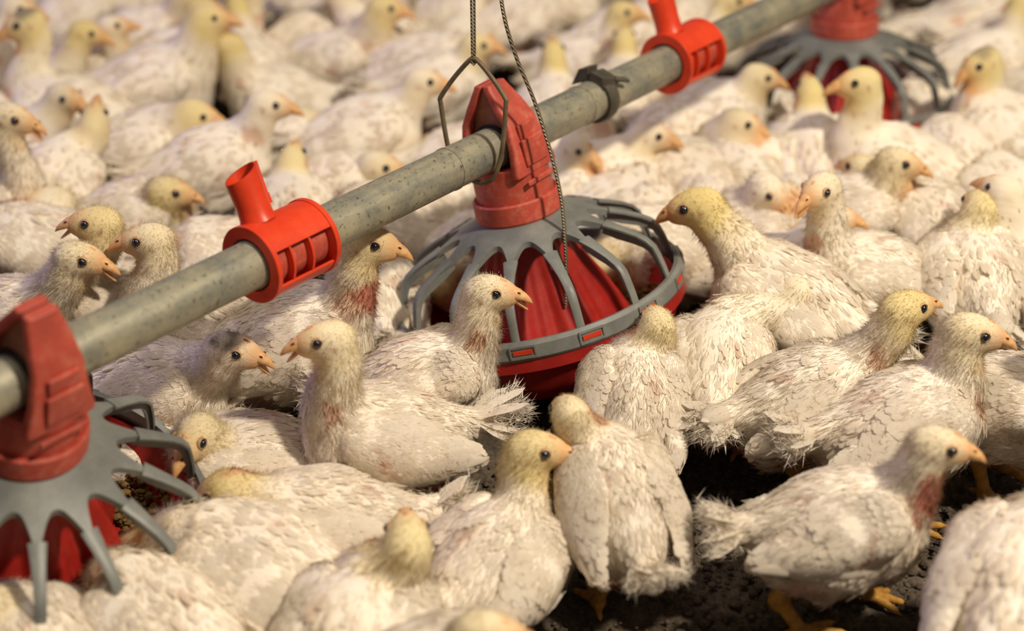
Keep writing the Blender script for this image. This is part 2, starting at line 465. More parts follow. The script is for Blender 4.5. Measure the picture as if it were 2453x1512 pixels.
# feed heaped in the nearest pan
def crumbs(name, centres, size, mat, seed, label, cat):
    rng = np.random.RandomState(seed)
    base = np.array([[0, 0, 1], [.9, 0, .3], [.28, .85, .3], [-.72, .53, .3], [-.72, -.53, .3], [.28, -.85, .3], [.72, .53, -.4], [-.28, .85, -.4], [-.9, 0, -.4], [-.28, -.85, -.4], [.72, -.53, -.4], [0, 0, -1]])
    tri = []
    for i in range(5):
        a, b_ = 1 + i, 1 + (i + 1) % 5; c, d = 6 + i, 6 + (i + 4) % 5
        tri += [(0, a, b_), (a, c, b_), (a, d, c), (11, c, d)]
    tri = np.array(tri); n = len(centres)
    sz = size * (0.4 + rng.rand(n) ** 3 * 1.6)
    jit = 1 + rng.randn(n, 12, 3) * .22
    an = rng.rand(n) * 6.28; c, s = np.cos(an), np.sin(an)
    P = base[None] * jit
    x = P[..., 0] * c[:, None] - P[..., 1] * s[:, None]; y = P[..., 0] * s[:, None] + P[..., 1] * c[:, None]
    P = np.stack([x, y, P[..., 2] * .7], -1) * sz[:, None, None] + centres[:, None]
    f = (tri[None] + (np.arange(n) * 12)[:, None, None]).reshape(-1, 3)
    o = np_mesh(name, P.reshape(-1, 3), f, mat, smooth=False)
    return tag(o, label, cat, kind='stuff')
rng = np.random.RandomState(2)
fc = on_pipe(78)
Rf = np.array(Matrix.Rotation(PAZ, 3, 'Z') @ Matrix.Rotation(math.radians(17), 3, 'X'))
an = rng.rand(4000) * 6.283; rr = np.sqrt(.098 ** 2 + rng.rand(4000) * (.146 ** 2 - .098 ** 2))
loc = np.stack([rr * np.cos(an), rr * np.sin(an), np.interp(rr, [.122, .136, .146, .153], [-.250, -.2410, -.2255, -.204]) + .012 * rng.rand(4000) * (1 + .7 * np.sin(an * 3))], 1)
crumbs('feed', fc + loc @ Rf.T, .003, M['feed'], 3, 'greenish brown ground feed lying in the nearest red pan', 'feed')
fc = on_pipe(1206)
Rf = np.array(Matrix.Rotation(PAZ, 3, 'Z') @ Matrix.Rotation(math.radians(-14), 3, 'X') @ Matrix.Rotation(math.radians(-3), 3, 'Y'))
loc[:, 2] -= .001
crumbs('feed', fc + loc[:2500] @ Rf.T, .0026, M['feed'], 4, 'thin layer of brown feed in the middle tilted pan', 'feed')
# crumbly litter lumps on the bare ground
nL = 15000
cx = rng.uniform(-.25, .95, nL); cy = rng.uniform(.85, 1.95, nL)
crumbs('litter_crumbs', np.stack([cx, cy, np.full(nL, .0002)], 1), .0036, M['litter'], 6, 'loose dark crumbs of litter scattered over the bare ground', 'litter')

# ------------------------------------------------------------------ orange-red sleeves on the tube
def make_sleeve(px, roll, label):
    root = empty('tube_sleeve', on_pipe(px))
    root.rotation_euler = (Matrix.Rotation(PAZ, 3, 'Z') @ Matrix.Rotation(roll, 3, 'X')).to_euler()
    tag(root, label, 'pipe fitting', 'orange sleeves with spouts on the tube')
    def ring(x0, x1, r0, r1, a0=0, a1=2 * math.pi, n=56):
        q = MB(); q.lathe([(r0, x0), (r1, x0), (r1, x1), (r0, x1)], n, a0, a1, close_prof=True)
        # lathe axis z -> x ; angle 0 becomes up
        q.v = [(z, y, x) for (x, y, z) in q.v]
        return q
    L2 = .0385
    for s in (-1, 1):
        q = ring(s * L2 - .0028, s * L2 + .0028, .0262, .0385)
        q.build('end_flange', M['orange'], root, angle=30, bevel=.0006)
    # top saddle and lower bar of the shell, angle 0 is up
    q = ring(-L2, L2, .0345, .0372, math.radians(-80), math.radians(40), 30); q.build('top_saddle', M['orange'], root, angle=30)
    q = ring(-L2, L2, .0345, .0372, math.radians(150), math.radians(222), 24); q.build('lower_saddle', M['orange'], root, angle=30)
    q = ring(-L2, L2, .0250, .0272); q.build('inner_sleeve', M['red_dusty'], root, angle=30)
    for x in (-.017, .008):
        q = ring(x - .0012, x + .0012, .0268, .0352); q.build('ridge', M['orange'], root, angle=30)
    # spout
    m = MB(); n = 40
    prof = [(.034, .0185), (.040, .0165), (.052, .0160), (.082, .0172)]
    rings = []
    for z, r in prof: rings.append([(r * math.cos(2 * math.pi * k / n) - .014, r * math.sin(2 * math.pi * k / n), z + (0.006 * math.cos(2 * math.pi * k / n) if z > .08 else 0)) for k in range(n)])
    inner = [[(p[0] * 1.0 + (-(p[0] + .014)) * .14, p[1] * .86, p[2]) for p in rg] for rg in rings[::-1]]
    m.loft(rings + inner, cap=False)
    m.build('spout', M['orange'], root, angle=40)
    m = MB()
    for sy in (-1, 1): m.loft([superring(.002, .0015, z, 8, 4, -.014 + .0172 + (z - .055) * .03, sy * .0035) for z in (.050, .060, .088)])
    m.loft([superring(.0026, .0045, z, 12, 4, -.014 + .0185, 0) for z in (.046, .056)])
    m.build('spout_slot', M['orange'], root, angle=40)
    return root
make_sleeve(676, math.radians(-24), 'orange-red plastic sleeve with an open spout on the near tube, left of the middle feeder')
make_sleeve(1637, math.radians(-22), 'orange-red plastic sleeve with its spout cut by the top edge, far part of tube')

# ------------------------------------------------------------------ dark clip on the tube
def make_clip(px):
    root = empty('tube_clip', on_pipe(px)); root.rotation_euler = (0, 0, PAZ)
    tag(root, 'dark grey plastic clip snapped round the tube between middle feeder and far sleeve', 'clip')
    q = MB(); q.lathe([(PR - .0002, -.009), (PR + .005, -.009), (PR + .0068, 0), (PR + .005, .009), (PR - .0002, .009)], 44, math.radians(-40), math.radians(205), close_prof=True)
    q.v = [(z, -y, x) for (x, y, z) in q.v]; q.build('clip_ring', M['dark_clip'], root, angle=40)
    m = MB()
    m.loft([[(x, y0, z0), (x, y1, z1), (x, y2, z2), (x, y3, z3)] for x, (y0, z0, y1, z1, y2, z2, y3, z3) in ((-.010, (.006, .0225, .030, .012, .020, .034, .006, .040)), (.010, (.006, .0225, .028, .012, .018, .034, .006, .038)))])
    m.build('rear_jaw', M['dark_clip'], root, angle=30, bevel=.0008)
    m = MB()
    m.loft([[(x, y0, z0), (x, y1, z1), (x, y2, z2), (x, y3, z3)] for x, (y0, z0, y1, z1, y2, z2, y3, z3) in ((-.011, (.002, .0225, -.018, .016, -.016, .032, .002, .036)), (.013, (.002, .0225, -.02, .012, -.024, .026, .000, .034)))])
    m.tube([(.008, -.020, .026), (.018, -.026, .024), (.026, -.028, .020)], [.004, .0035, .0025], 8)
    m.build('front_jaw', M['dark_clip'], root, angle=30, bevel=.0008)
make_clip(1428)

# ------------------------------------------------------------------ hanging wire and cables
nrm = np.array([-PDIR[1], PDIR[0], 0.0])         # across the tube, pointing away from the camera
c0 = on_pipe(1150); up = np.array([0, 0, 1.0])
def pw(al, ac, z): return c0 + PDIR * al + nrm * ac + up * z
m = MB()
ctrl = [(-.008, .030, -.012), (-.014, .034, .006), (-.0215, .0365, .058), (-.022, .0355, .064), (-.017, .022, .086), (-.011, .006, .107), (-.009, .0, .111), (-.008, -.006, .109), (-.004, -.022, .092), (-.001, -.0355, .074), (-.001, -.037, .068), (-.003, -.034, .020), (-.006, -.029, -.008), (-.008, -.019, -.024), (-.008, .0, -.030), (-.008, .018, -.026)]
pts = [pw(*c) for c in ctrl]
def catmull(P, sub=8):
    P = [np.array(p) for p in P]; Q = [P[0]] + P + [P[-1]]; out = []
    for i in range(1, len(Q) - 2):
        for t in np.linspace(0, 1, sub, endpoint=False):
            a, b_, c, d = Q[i - 1], Q[i], Q[i + 1], Q[i + 2]
            out.append(.5 * (2 * b_ + (c - a) * t + (2 * a - 5 * b_ + 4 * c - d) * t * t + (3 * b_ - a - 3 * c + d) * t ** 3))
    out.append(P[-1]); return out
m.tube(catmull(pts, 5), .0027, 10)
o = m.build('wire_bail', M['wire'], None, angle=80)
tag(o, 'bent brown wire bail looped round the tube at the middle feeder', 'wire hanger')
apex = pw(-.009, .0, .1125)
m = MB()
for s in (-1, 1):
    m.tube([apex + np.array([0, 0, -.006]), apex + np.array([s * .0014, 0, .004]), apex + np.array([s * .002, 0, .2]), apex + np.array([s * .001, 0, 1.6])], .0013, 8)
m.tube([apex + np.array([-.003, 0, -.004]), apex + np.array([0, -.003, -.007]), apex + np.array([.003, 0, -.004])], .0016, 8)
o = m.build('hanger_cable', M['cable'], None, angle=80)
tag(o, 'straight doubled steel cord going up from the wire bail', 'cable')
def atd(px, py, y):
    d = ray(px, py); t = y / d[1]; return np.array([0, 0, CAM_H]) + d * t
yc = on_pipe(1300)[1] - .10
cp = [(1190, -260, yc + .02), (1196, -60, yc + .01), (1208, 40, yc), (1238, 140, yc), (1283, 250, yc), (1322, 375, yc - .01), (1345, 480, yc - .02), (1353, 570, yc - .03), (1357, 660, yc - .035), (1356, 733, yc - .04)]
m = MB(); m.tube(catmull([atd(*p) for p in cp], 10), .0021, 8)
o = m.build('loose_cable', M['cable'], None, angle=80)
tag(o, 'loose twisted steel cable dangling with its free end before the middle grill', 'cable')

# ------------------------------------------------------------------ the chickens
def nrmz(a): return a / (np.linalg.norm(a, axis=-1, keepdims=True) + 1e-12)
def ell(p, c, r):
    q = p - np.asarray(c, np.float32); r = np.asarray(r, np.float32)
    k0 = np.linalg.norm(q / r, axis=-1); k1 = np.linalg.norm(q / (r * r), axis=-1) + 1e-9
    return k0 * (k0 - 1.0) / k1
def caps(p, a, b, ra, rb):
    a = np.asarray(a, np.float32); b = np.asarray(b, np.float32); ab = b - a
    t = np.clip(((p - a) @ ab) / (ab @ ab + 1e-12), 0, 1)
    return np.linalg.norm(p - a - t[..., None] * ab, axis=-1) - (ra + (rb - ra) * t)
def smin(a, b, k):
    h = np.clip(0.5 + 0.5 * (b - a) / k, 0, 1)
    return b + (a - b) * h - k * h * (1 - h)
def surface(fn, lo, hi, h):
    """smooth closed skin of a distance field (naive surface nets)"""
    lo = np.asarray(lo, np.float32); hi = np.asarray(hi, np.float32)
    n = np.maximum(4, np.ceil((hi - lo) / h).astype(int) + 1)
    ax = [lo[i] + h * np.arange(n[i], dtype=np.float32) for i in range(3)]
    P = np.stack(np.meshgrid(*ax, indexing='ij'), -1)
    D = fn(P.reshape(-1, 3)).reshape(n)
    D[0], D[-1] = np.maximum(D[0], h), np.maximum(D[-1], h)
    D[:, 0], D[:, -1] = np.maximum(D[:, 0], h), np.maximum(D[:, -1], h)
    D[..., 0], D[..., -1] = np.maximum(D[..., 0], h), np.maximum(D[..., -1], h)
    S = D < 0
    m = n - 1
    cnt = np.zeros(m, np.float32); acc = np.zeros((*m, 3), np.float32)
    for axis in range(3):
        o = [0, 1, 2]; o.remove(axis)
        for da in (0, 1):
            for db in (0, 1):
                s0 = [None] * 3; s1 = [None] * 3
                off = {o[0]: da, o[1]: db}
                for d in range(3):
                    if d == axis: s0[d] = slice(0, m[d]); s1[d] = slice(1, m[d] + 1)
                    else: s0[d] = s1[d] = slice(off[d], off[d] + m[d])
                a = D[tuple(s0)]; b = D[tuple(s1)]
                cr = (a < 0) != (b < 0)
                t = np.where(cr, a / np.where(cr, a - b, 1), 0)
                cnt += cr
                for d in range(3):
                    acc[..., d] += np.where(cr, t if d == axis else off[d], 0)
    act = cnt > 0
    idx = -np.ones(m, np.int64); idx[act] = np.arange(act.sum())
    cell = np.stack(np.nonzero(act), -1)
    V = lo + h * (cell + acc[act] / cnt[act][:, None])
    F4 = []
    for axis in range(3):
        a0 = [slice(1, m[0]), slice(1, m[1]), slice(1, m[2])]; a0[axis] = slice(0, m[axis])
        a1 = [slice(1, m[0]), slice(1, m[1]), slice(1, m[2])]; a1[axis] = slice(1, m[axis] + 1)
        A = S[tuple(a0)]; B = S[tuple(a1)]
        cr = A != B
        ii = np.stack(np.nonzero(cr), -1); sgn = A[cr]
        base = ii.copy()
        for d in range(3):
            if d != axis: base[:, d] += 1
        o = [(axis + 1) % 3, (axis + 2) % 3]
        def g(x, y):
            q = base.copy(); q[:, o[0]] -= x; q[:, o[1]] -= y
            return idx[q[:, 0], q[:, 1], q[:, 2]]
        q = np.stack([g(1, 1), g(0, 1), g(0, 0), g(1, 0)], -1)
        q[~sgn] = q[~sgn][:, ::-1]
        F4.append(q)
    F4 = np.concatenate(F4)
    F4 = F4[(F4 >= 0).all(1)]
    # one smoothing pass
    for _ in range(2):
        s = np.zeros_like(V); c = np.zeros(len(V), np.float32)
        for i in range(4):
            np.add.at(s, F4[:, i], V[F4[:, (i + 1) % 4]]); np.add.at(c, F4[:, i], 1)
            np.add.at(s, F4[:, i], V[F4[:, (i + 3) % 4]]); np.add.at(c, F4[:, i], 1)
        V = .45 * V + .55 * s / np.maximum(c, 1)[:, None]
    return V.astype(np.float32), F4
def vnormals(V, F4):
    n = np.cross(V[F4[:, 2]] - V[F4[:, 0]], V[F4[:, 3]] - V[F4[:, 1]])
    N_ = np.zeros_like(V)
    for i in range(4): np.add.at(N_, F4[:, i], n)
    return nrmz(N_)
def wav(P, seed, f, k=7):
    r = np.random.RandomState(seed); s = 0
    for i in range(k):
        d = r.randn(3); d /= np.linalg.norm(d)
        s = s + np.sin(P @ (d * f * r.uniform(.6, 1.6)).astype(np.float32) + r.rand() * 6.28)
    return s / k ** .5
WHITE = np.array(srgb(246, 238, 224)); YEL = np.array(srgb(228, 210, 148)); SKIN = np.array(srgb(204, 150, 118))
PINK = np.array(srgb(206, 126, 108)); FACE = np.array(srgb(228, 198, 150)); QUILL = np.array(srgb(190, 150, 100)); BELLY_TAN = np.array(srgb(188, 170, 130))
DUSK = np.array(srgb(112, 104, 92))

def feather_cards(B, Nn, D, Ls, Ws, lift, cols, rng, curl=0.0):
    """little overlapping vanes: base, two shoulders, rounded tip"""
    n = len(B); Sd = nrmz(np.cross(Nn, D))
    L_ = Ls[:, None]; W_ = Ws[:, None]; lf = lift[:, None]
    up = lambda t: Nn * (lf * L_ * t + L_ * .02 * np.sin(t * 3.14))
    b = B - Nn * .0010
    P = np.stack([b, B + D * L_ * .45 + Sd * W_ + up(.45) - Nn * W_ * .12, B + D * L_ * .45 + up(.45) + Nn * W_ * .18, B + D * L_ * .45 - Sd * W_ + up(.45) - Nn * W_ * .12,
                  B + D * L_ * .85 + Sd * W_ * .75 + up(.85) - Nn * W_ * .1, B + D * L_ * .88 + up(.88) + Nn * W_ * .12, B + D * L_ * .85 - Sd * W_ * .75 + up(.85) - Nn * W_ * .1, B + D * L_ + up(1.0)], 1)
    q = (np.arange(n) * 8)[:, None]
    f4 = np.concatenate([np.array([[2, 5, 4, 1]]) + q, np.array([[3, 6, 5, 2]]) + q])
    f3 = np.concatenate([np.array([[0, 2, 1]]) + q, np.array([[0, 3, 2]]) + q, np.array([[4, 5, 7]]) + q, np.array([[5, 6, 7]]) + q])
    # the vane's own normal softened by the coat under it
    N8 = np.stack([Nn, Nn + Sd * .2, Nn, Nn - Sd * .2, Nn + Sd * .2 + D * .05, Nn + D * .08, Nn - Sd * .2 + D * .05, Nn + D * .15], 1)
    C8 = np.repeat(cols[:, None], 8, 1)
    return P.reshape(-1, 3), f3, f4, nrmz(N8.reshape(-1, 3)), C8.reshape(-1, 3)
def fluff(B, Nn, D, Ls, w, cols, rng, jit=.45, nrm=None):
    n = len(B)
    dirn = nrmz(Nn * .8 + D * .9 + rng.randn(n, 3) * jit)
    if nrm is not None: Nn = nrm
    Sd = nrmz(np.cross(dirn, Nn + rng.randn(n, 3) * min(.35, jit)))
    P = np.stack([B - Nn * .001 - Sd * w, B - Nn * .001 + Sd * w, B + dirn * Ls[:, None]], 1)
    f3 = np.arange(n * 3).reshape(n, 3)
    return P.reshape(-1, 3), f3, np.zeros((0, 4), int), np.repeat(nrmz(Nn + dirn * .25), 3, 0), np.repeat(cols, 3, 0)
def coat_mesh(name, parts, parent):
    V = []; F3 = []; F4 = []; NN = []; C = []; b = 0
    for v, f3, f4, nn, c in parts:
        V.append(v); NN.append(nn); C.append(c)
        if len(f3): F3.append(f3 + b)
        if len(f4): F4.append(f4 + b)
        b += len(v)
    V = np.concatenate(V); NN = np.concatenate(NN); C = np.concatenate(C)
    fl = []
    if F3: fl.append(np.concatenate(F3))
    if F4: fl.append(np.concatenate(F4))
    o = np_mesh(name, V, fl, M['plumage'], parent)
    me = o.data
    me.materials.append(M['vane'])
    nsol = len(parts[0][2]) if len(parts[0][1]) == 0 else 0
    n3 = len(fl[0]) if F3 else 0
    mi = np.ones(len(me.polygons), np.int32)
    mi[n3:n3 + nsol] = 0
    me.polygons.foreach_set('material_index', mi)
    ca = me.color_attributes.new('tint', 'FLOAT_COLOR', 'POINT')
    ca.data.foreach_set('color', np.concatenate([C, np.ones((len(C), 1))], 1).astype(np.float32).ravel())
    if len(me.vertices) == len(NN): me.normals_split_custom_set_from_vertices(NN.astype(np.float32))
    return o

def leg_proto():
    def fn(p):
        d = caps(p, (-.012, 0, .075), (-.020, 0, .048), .0115, .0082)
        d = smin(d, caps(p, (-.020, 0, .048), (-.004, 0, .012), .0078, .0066), .006)
        d = smin(d, ell(p, (-.021, 0, .047), (.0098, .0085, .009)), .005)
        d = smin(d, ell(p, (-.002, 0, .009), (.0105, .0085, .0062)), .005)
        for a, l in ((0, .040), (.55, .033), (-.55, .033)):
            c, s = math.cos(a), math.sin(a)
            for t0, t1, z0, z1, r0, r1 in ((.0, .45, .008, .0075, .0050, .0046), (.45, .85, .0075, .0045, .0046, .0036), (.85, 1.12, .0045, .0022, .0030, .0010)):
                d = smin(d, caps(p, (l * t0 * c, l * t0 * s, z0), (l * t1 * c, l * t1 * s, z1), r0, r1), .0022)
        d = smin(d, caps(p, (-.004, .001, .009), (-.020, .003, .004), .0045, .0028), .003)
        d = smin(d, caps(p, (-.020, .003, .004), (-.026, .004, .0022), .0024, .0009), .002)
        return d
    V, F4 = surface(fn, (-.04, -.03, -.004), (.052, .03, .09), .0014)
    V[:, 2] = np.maximum(V[:, 2], .0003)
    o = np_mesh('leg', V, F4, M['leg']); me = o.data
    bpy.data.objects.remove(o); return me
LEG = leg_proto()
def eye_proto():
    m = MB(); n = 20
    m.lathe([(.0001, .0042), (.0014, .0040), (.0028, .0030), (.0038, .0014), (.0043, 0), (.0036, -.0018)], n)
    o = m.build('eye', M['eye']); me = o.data; bpy.data.objects.remove(o)
    m = MB(); m.lathe([(.0039, -.001), (.0040, .0012), (.0045, .0018), (.0052, .0013), (.0058, -.001)], n, close_prof=True)
    o = m.build('eyelid', M['eyelid']); m2 = o.data; bpy.data.objects.remove(o)
    return me, m2
EYE, LID = eye_proto()
for me_ in (EYE, LID):
    for v_ in me_.vertices: v_.co = v_.co * 1.14
def mand(L, w0, h0, hook, sgn, open_):
    rings = []; K = 9
    for i in range(K):
        t = i / (K - 1); w = w0 * (1 - t) ** .62 + .0003; h = h0 * (1 - t) ** .55 + .0003
        cz = hook * t ** 2.0 * -1 + (-open_ * t)
        ring = []
        for k in range(14):
            a = 2 * math.pi * k / 14; y = w * math.cos(a); z = h * math.sin(a)
            if z * sgn < 0: z *= .22
            ring.append((L * t, y, z + cz))
        rings.append(ring)
    return rings
def beak_meshes(open_):
    m = MB(); m.loft(mand(.0232, .0088, .0102, .0066, 1, -.0004)); m.loft(mand(.0192, .0074, .0056, .0010, -1, .0105 * open_ + .0034))
    m.v = [(x, y, z) for x, y, z in m.v]
    o = m.build('beak', M['beak'], angle=60); me = o.data; bpy.data.objects.remove(o)
    m = MB(); 
    m.loft([[(-.004, y, z) for y, z in ((-.0058, -.0005), (.0058, -.0005), (.005, -.003), (-.005, -.003))], [(.0075, y, z) for y, z in ((-.0036, -.0015), (.0036, -.0015), (.003, -.003 - .0048 * open_), (-.003, -.003 - .0048 * open_))]])
    o = m.build('mouth', M['mouth']); m2 = o.data; bpy.data.objects.remove(o)
    m = MB()
    for s in (-1, 1): m.add(*(lambda q: (q.v, q.f))(tiny(.0075, s * .0047, .0058)))
    o = m.build('nostril', M['mouth']); m3 = o.data; bpy.data.objects.remove(o)
    return me, m2, m3
def tiny(x, y, z):
    q = MB(); q.lathe([(.0001, .0011), (.0011, .0006), (.0014, -.0004), (.0001, -.001)], 8); q.v = [(x + a * 1.6, y + b_ * .8, z + c) for a, b_, c in q.v]; return q
BEAKS = {0: beak_meshes(0.0), 1: beak_meshes(1.0)}
def comb_proto(mat):
    m = MB(); rings = []
    for i in range(9):
        t = i / 8; x = -.014 + .022 * t; w = .0034 * math.sin(math.pi * (.08 + .84 * t)) + .0004; h = .0030 * math.sin(math.pi * (.08 + .84 * t)) * (1 + .15 * math.cos(i * 2.4))
        zc_ = -.0052 * t * t * 1.5
        rings.append([(x, w * math.cos(a), zc_ + h * math.sin(a)) for a in [2 * math.pi * k / 12 for k in range(12)]])
    m.loft(rings); o = m.build('comb', mat, angle=70); me = o.data; bpy.data.objects.remove(o); return me
COMB = {0: comb_proto(M['comb']), 1: comb_proto(M['comb_red'])}

def part(name, me, root, Mx):
    o = bpy.data.objects.new(name, me); COL.objects.link(o); o.parent = root; o.matrix_local = Mx; return o

STAND, SIT = .106, .066
NB = 0
def chicken(hx, hy, hyaw, hpit, bx, by, byaw, pose, s, lod, yel, label, group=None, op=None):
    """one bird: head and body stand where the photograph shows them; yaws in degrees, 0 faces right, 90 away, 180 left, 270 to the camera"""
    global NB
    NB += 1; seed = NB * 7 + 3; rng = np.random.RandomState(seed); op = op or {}
    zc = {'S': STAND, 'L': SIT, 'M': .088}[pose] if isinstance(pose, str) else pose
    C0 = at(bx, by, zc * s); yaw = math.radians(byaw)
    root = empty('chicken', (float(C0[0]), float(C0[1]), 0), yaw); root.scale = (s, s, s)
    tag(root, label, 'chicken', group or 'white broiler chickens of the flock')
    cy, sy = math.cos(-yaw), math.sin(-yaw)
    R = np.array([[cy, -sy, 0], [sy, cy, 0], [0, 0, 1]])
    # head: the point of the sight line nearest to where a neck would carry it
    nom = np.array([.085 + op.get('fw', 0), op.get('side', 0), zc + op.get('up', .112)])
    if hx is None: hl = nom
    else:
        d = R @ ray(hx, hy); d /= np.linalg.norm(d)
        c = R @ (np.array([0, 0, CAM_H]) - np.array([C0[0], C0[1], 0])); c = c / s
        t = (nom - c) @ d; hl = c + d * t
    nb = np.array([.045, 0, zc + .020]); v = hl - nb; ln = np.linalg.norm(v)
    if ln > .17: hl = nb + v / ln * .17
    hl[2] = max(hl[2], .03)
    ha = math.radians(hyaw) - yaw; hp = math.radians(hpit)
    hd = np.array([math.cos(ha) * math.cos(hp), math.sin(ha) * math.cos(hp), math.sin(hp)])
    hs = np.array([-math.sin(ha), math.cos(ha), 0.0]); hu = np.cross(hd, hs)
    HR = np.stack([hd, hs, hu], 0)                  # rows: to head frame
    # neck curve
    back = hl - hd * .010 - hu * .006
    L_ = np.linalg.norm(back - nb)
    bd = nrmz(np.array([.55, 0, .85])); low = hl[2] < zc + .02
    if low: bd = nrmz(np.array([1.0, 0, .15]))
    p1 = nb + bd * L_ * .40; p2 = back - (hd * .35 + (hu if not low else hu * .1) * .75 + np.array([0, 0, .35 if not low else -.2])) * L_ * .33
    if low: p2 = back - hd * L_ * .3
    ts = np.linspace(0, 1, 6)
    NP = [(1 - t) ** 3 * nb + 3 * (1 - t) ** 2 * t * p1 + 3 * (1 - t) * t * t * p2 + t ** 3 * back for t in ts]
    fl = op.get('fat', 1.0)
    NR = [r * fl if i else r for i, r in enumerate([.0375, .0275, .0220, .0195, .0188, .0180])]
    pitch = math.radians(op.get('pitch', 12 if pose != 'L' else 6))
    cp_, sp_ = math.cos(pitch), math.sin(pitch)
    B2L = np.array([[cp_, 0, -sp_], [0, 1, 0], [sp_, 0, cp_]], np.float32)    # body frame -> local
    cen = np.array([0, 0, zc], np.float32)
    wid = op.get('w', 1.0) * (1.06 if pose == 'L' else 1.0)
    def toB(p): return (p - cen) @ B2L
    def toL(q): return q @ B2L.T + cen
    def body(p):
        p = p.astype(np.float32)
        q = toB(p)
        d = ell(q, (-.002, 0, .000), (.071, .053 * wid, .0560))
        d = smin(d, ell(q, (.032, 0, -.008), (.047, .0470 * wid, .0540)), .018)
        d = smin(d, ell(q, (-.042, 0, -.014), (.039, .044 * wid, .0460)), .018)
        d = smin(d, caps(q, (-.060, 0, .014), (-.092, 0, .026), .025, .0125), .016)
        if pose != 'L':
            for sgn in (-1, 1): d = smin(d, caps(p, (-.004, sgn * .029, zc - .026), (-.012, sgn * .027, .062), .031, .0145), .014)
        for i in range(5): d = smin(d, caps(p, NP[i], NP[i + 1], NR[i], NR[i + 1]), .012)
        h_ = (p - hl.astype(np.float32)) @ HR.T.astype(np.float32)
        e = ell(h_, (-.004, 0, -.001), (.0262, .0178, .0182))
        e = smin(e, ell(h_, (.0155, 0, -.0045), (.0150, .0102, .0118)), .011)
        d = smin(d, e, .008)
        if pose == 'L': d = np.maximum(d, .004 - p[:, 2])
        return d
    allp = np.array(NP + [hl + hd * .03, hl - hd * .03])
    lo = np.minimum(np.array([-.13, -.068 * wid, .0]), allp.min(0) - .036); hi = np.maximum(np.array([.10, .068 * wid, zc + .075]), allp.max(0) + .036)
    lo[2] = max(lo[2], -.002)
    h = (.0030, .0036, .0050)[lod]
    V, F4 = surface(body, lo, hi, h)
    N_ = vnormals(V, F4)
    hq = (V - hl) @ HR.T; hdst = np.linalg.norm(hq, axis=1)
    headw = np.clip((.05 - hdst) / .02, 0, 1)
    # distance down the neck for the yellow down
    nd = np.full(len(V), 9.0); nt = np.zeros(len(V))
    for i in range(5):
        a, b = NP[i], NP[i + 1]; ab = b - a; t = np.clip(((V - a) @ ab) / (ab @ ab), 0, 1)
        dd = np.linalg.norm(V - a - t[:, None] * ab, axis=1) - (NR[i] + (NR[i + 1] - NR[i]) * t)
        sel = dd < nd; nd[sel] = dd[sel]; nt[sel] = (i + t[sel]) / 5
    neckw = np.clip(1 - nd / .012, 0, 1) * nt
    qb = toB(V)
    lump = wav(V, seed, 62) * .0022 + wav(V, seed + 1, 150) * .0010
    V = V + N_ * (lump * (1 - .85 * headw))[:, None]
    def colour(P, nw, hw, hqv, q):
        yw = np.clip(np.maximum(nw * .9, hw), 0, 1) * (yel * .97 + .12 * wav(P, seed + 5, 60))
        c = WHITE * (1 + .03 * wav(P, seed + 2, 40))[:, None]
        c = c + (YEL - c) * np.clip(yw, 0, 1)[:, None]
        # bare skin: crop, shoulder, flank, vent
        sk = np.zeros(len(P)); pk = np.zeros(len(P))
        for (x, y, z, r, kind, wgt) in patches:
            dd = np.sqrt(((q[:, 0] - x) / r) ** 2 + ((q[:, 1] - y) / r) ** 2 + ((q[:, 2] - z) / (r * 1.3)) ** 2) + .22 * wav(P, seed + 9, 260)
            m_ = np.clip((1.0 - dd) * 2.5, 0, 1) * wgt
            if kind: pk = np.maximum(pk, m_)
            else: sk = np.maximum(sk, m_)
        c = c + (SKIN - c) * sk[:, None]; c = c + (PINK - c) * pk[:, None]
        # belly turns a darker, uneven tan towards the bottom
        belly_tan = np.clip((-.030 - q[:, 2]) / .03, 0, 1) * (.35 + .2 * wav(P, seed + 4, 80))
        c = c + (BELLY_TAN - c) * np.clip(belly_tan, 0, .6)[:, None]
        # face
        face = np.clip((hqv[:, 0] + .003) / .018, 0, 1) * (hw > .4) * .6
        c = c + (FACE - c) * face[:, None]
        cere = np.clip((hqv[:, 0] - .0135) / .010, 0, 1) * (hw > .4) * .7
        c = c + (np.array(srgb(224, 168, 118)) - c) * cere[:, None]
        for sg in (-1, 1):
            ear = np.clip(1 - np.sqrt(((hqv[:, 0] + .0085) / .0042) ** 2 + ((hqv[:, 1] - sg * .016) / .008) ** 2 + ((hqv[:, 2] + .004) / .0052) ** 2), 0, 1)
            c = c + (SKIN * .8 - c) * np.clip(ear * 1.6, 0, .8)[:, None]
        if op.get('dusk'):
            cap_ = np.clip((hqv[:, 2] - .004) / .008, 0, 1) * np.clip((.010 - hqv[:, 0]) / .01, 0, 1) * (hw > .3) * op['dusk'] * np.clip(.8 + .5 * wav(P, seed + 6, 200), .3, 1)
            c = c + (DUSK - c) * np.clip(cap_, 0, .9)[:, None]
        return np.clip(c, 0, 1), sk, pk
    patches = []
    if rng.rand() < .35: patches.append((.084, rng.uniform(-.02, .02), .036, .018, 0, .7))
    for sg in (-1, 1):
        if rng.rand() < .5: patches.append((.068, sg * .024, .034 + .008 * rng.randn(), .011 + .007 * rng.rand(), 0, .6))
    if rng.rand() < .75 or op.get('vent'):
        patches.append((-.072, rng.uniform(-.014, .014), -.026, .022 + .012 * op.get('vent', 0), 1, .75 + .2 * op.get('vent', 0)))
    for sg in (-1, 1): patches.append((-.040, sg * .045, -.028, .022 + .012 * rng.rand(), 1, rng.uniform(.3, .85)))
    patches.append((rng.uniform(-.03, .02), rng.uniform(-.02, .02), .05, .010, 0, .3))
    patches += op.get('patch', [])
    C, sk, pk = colour(V, neckw, headw, hq, qb)
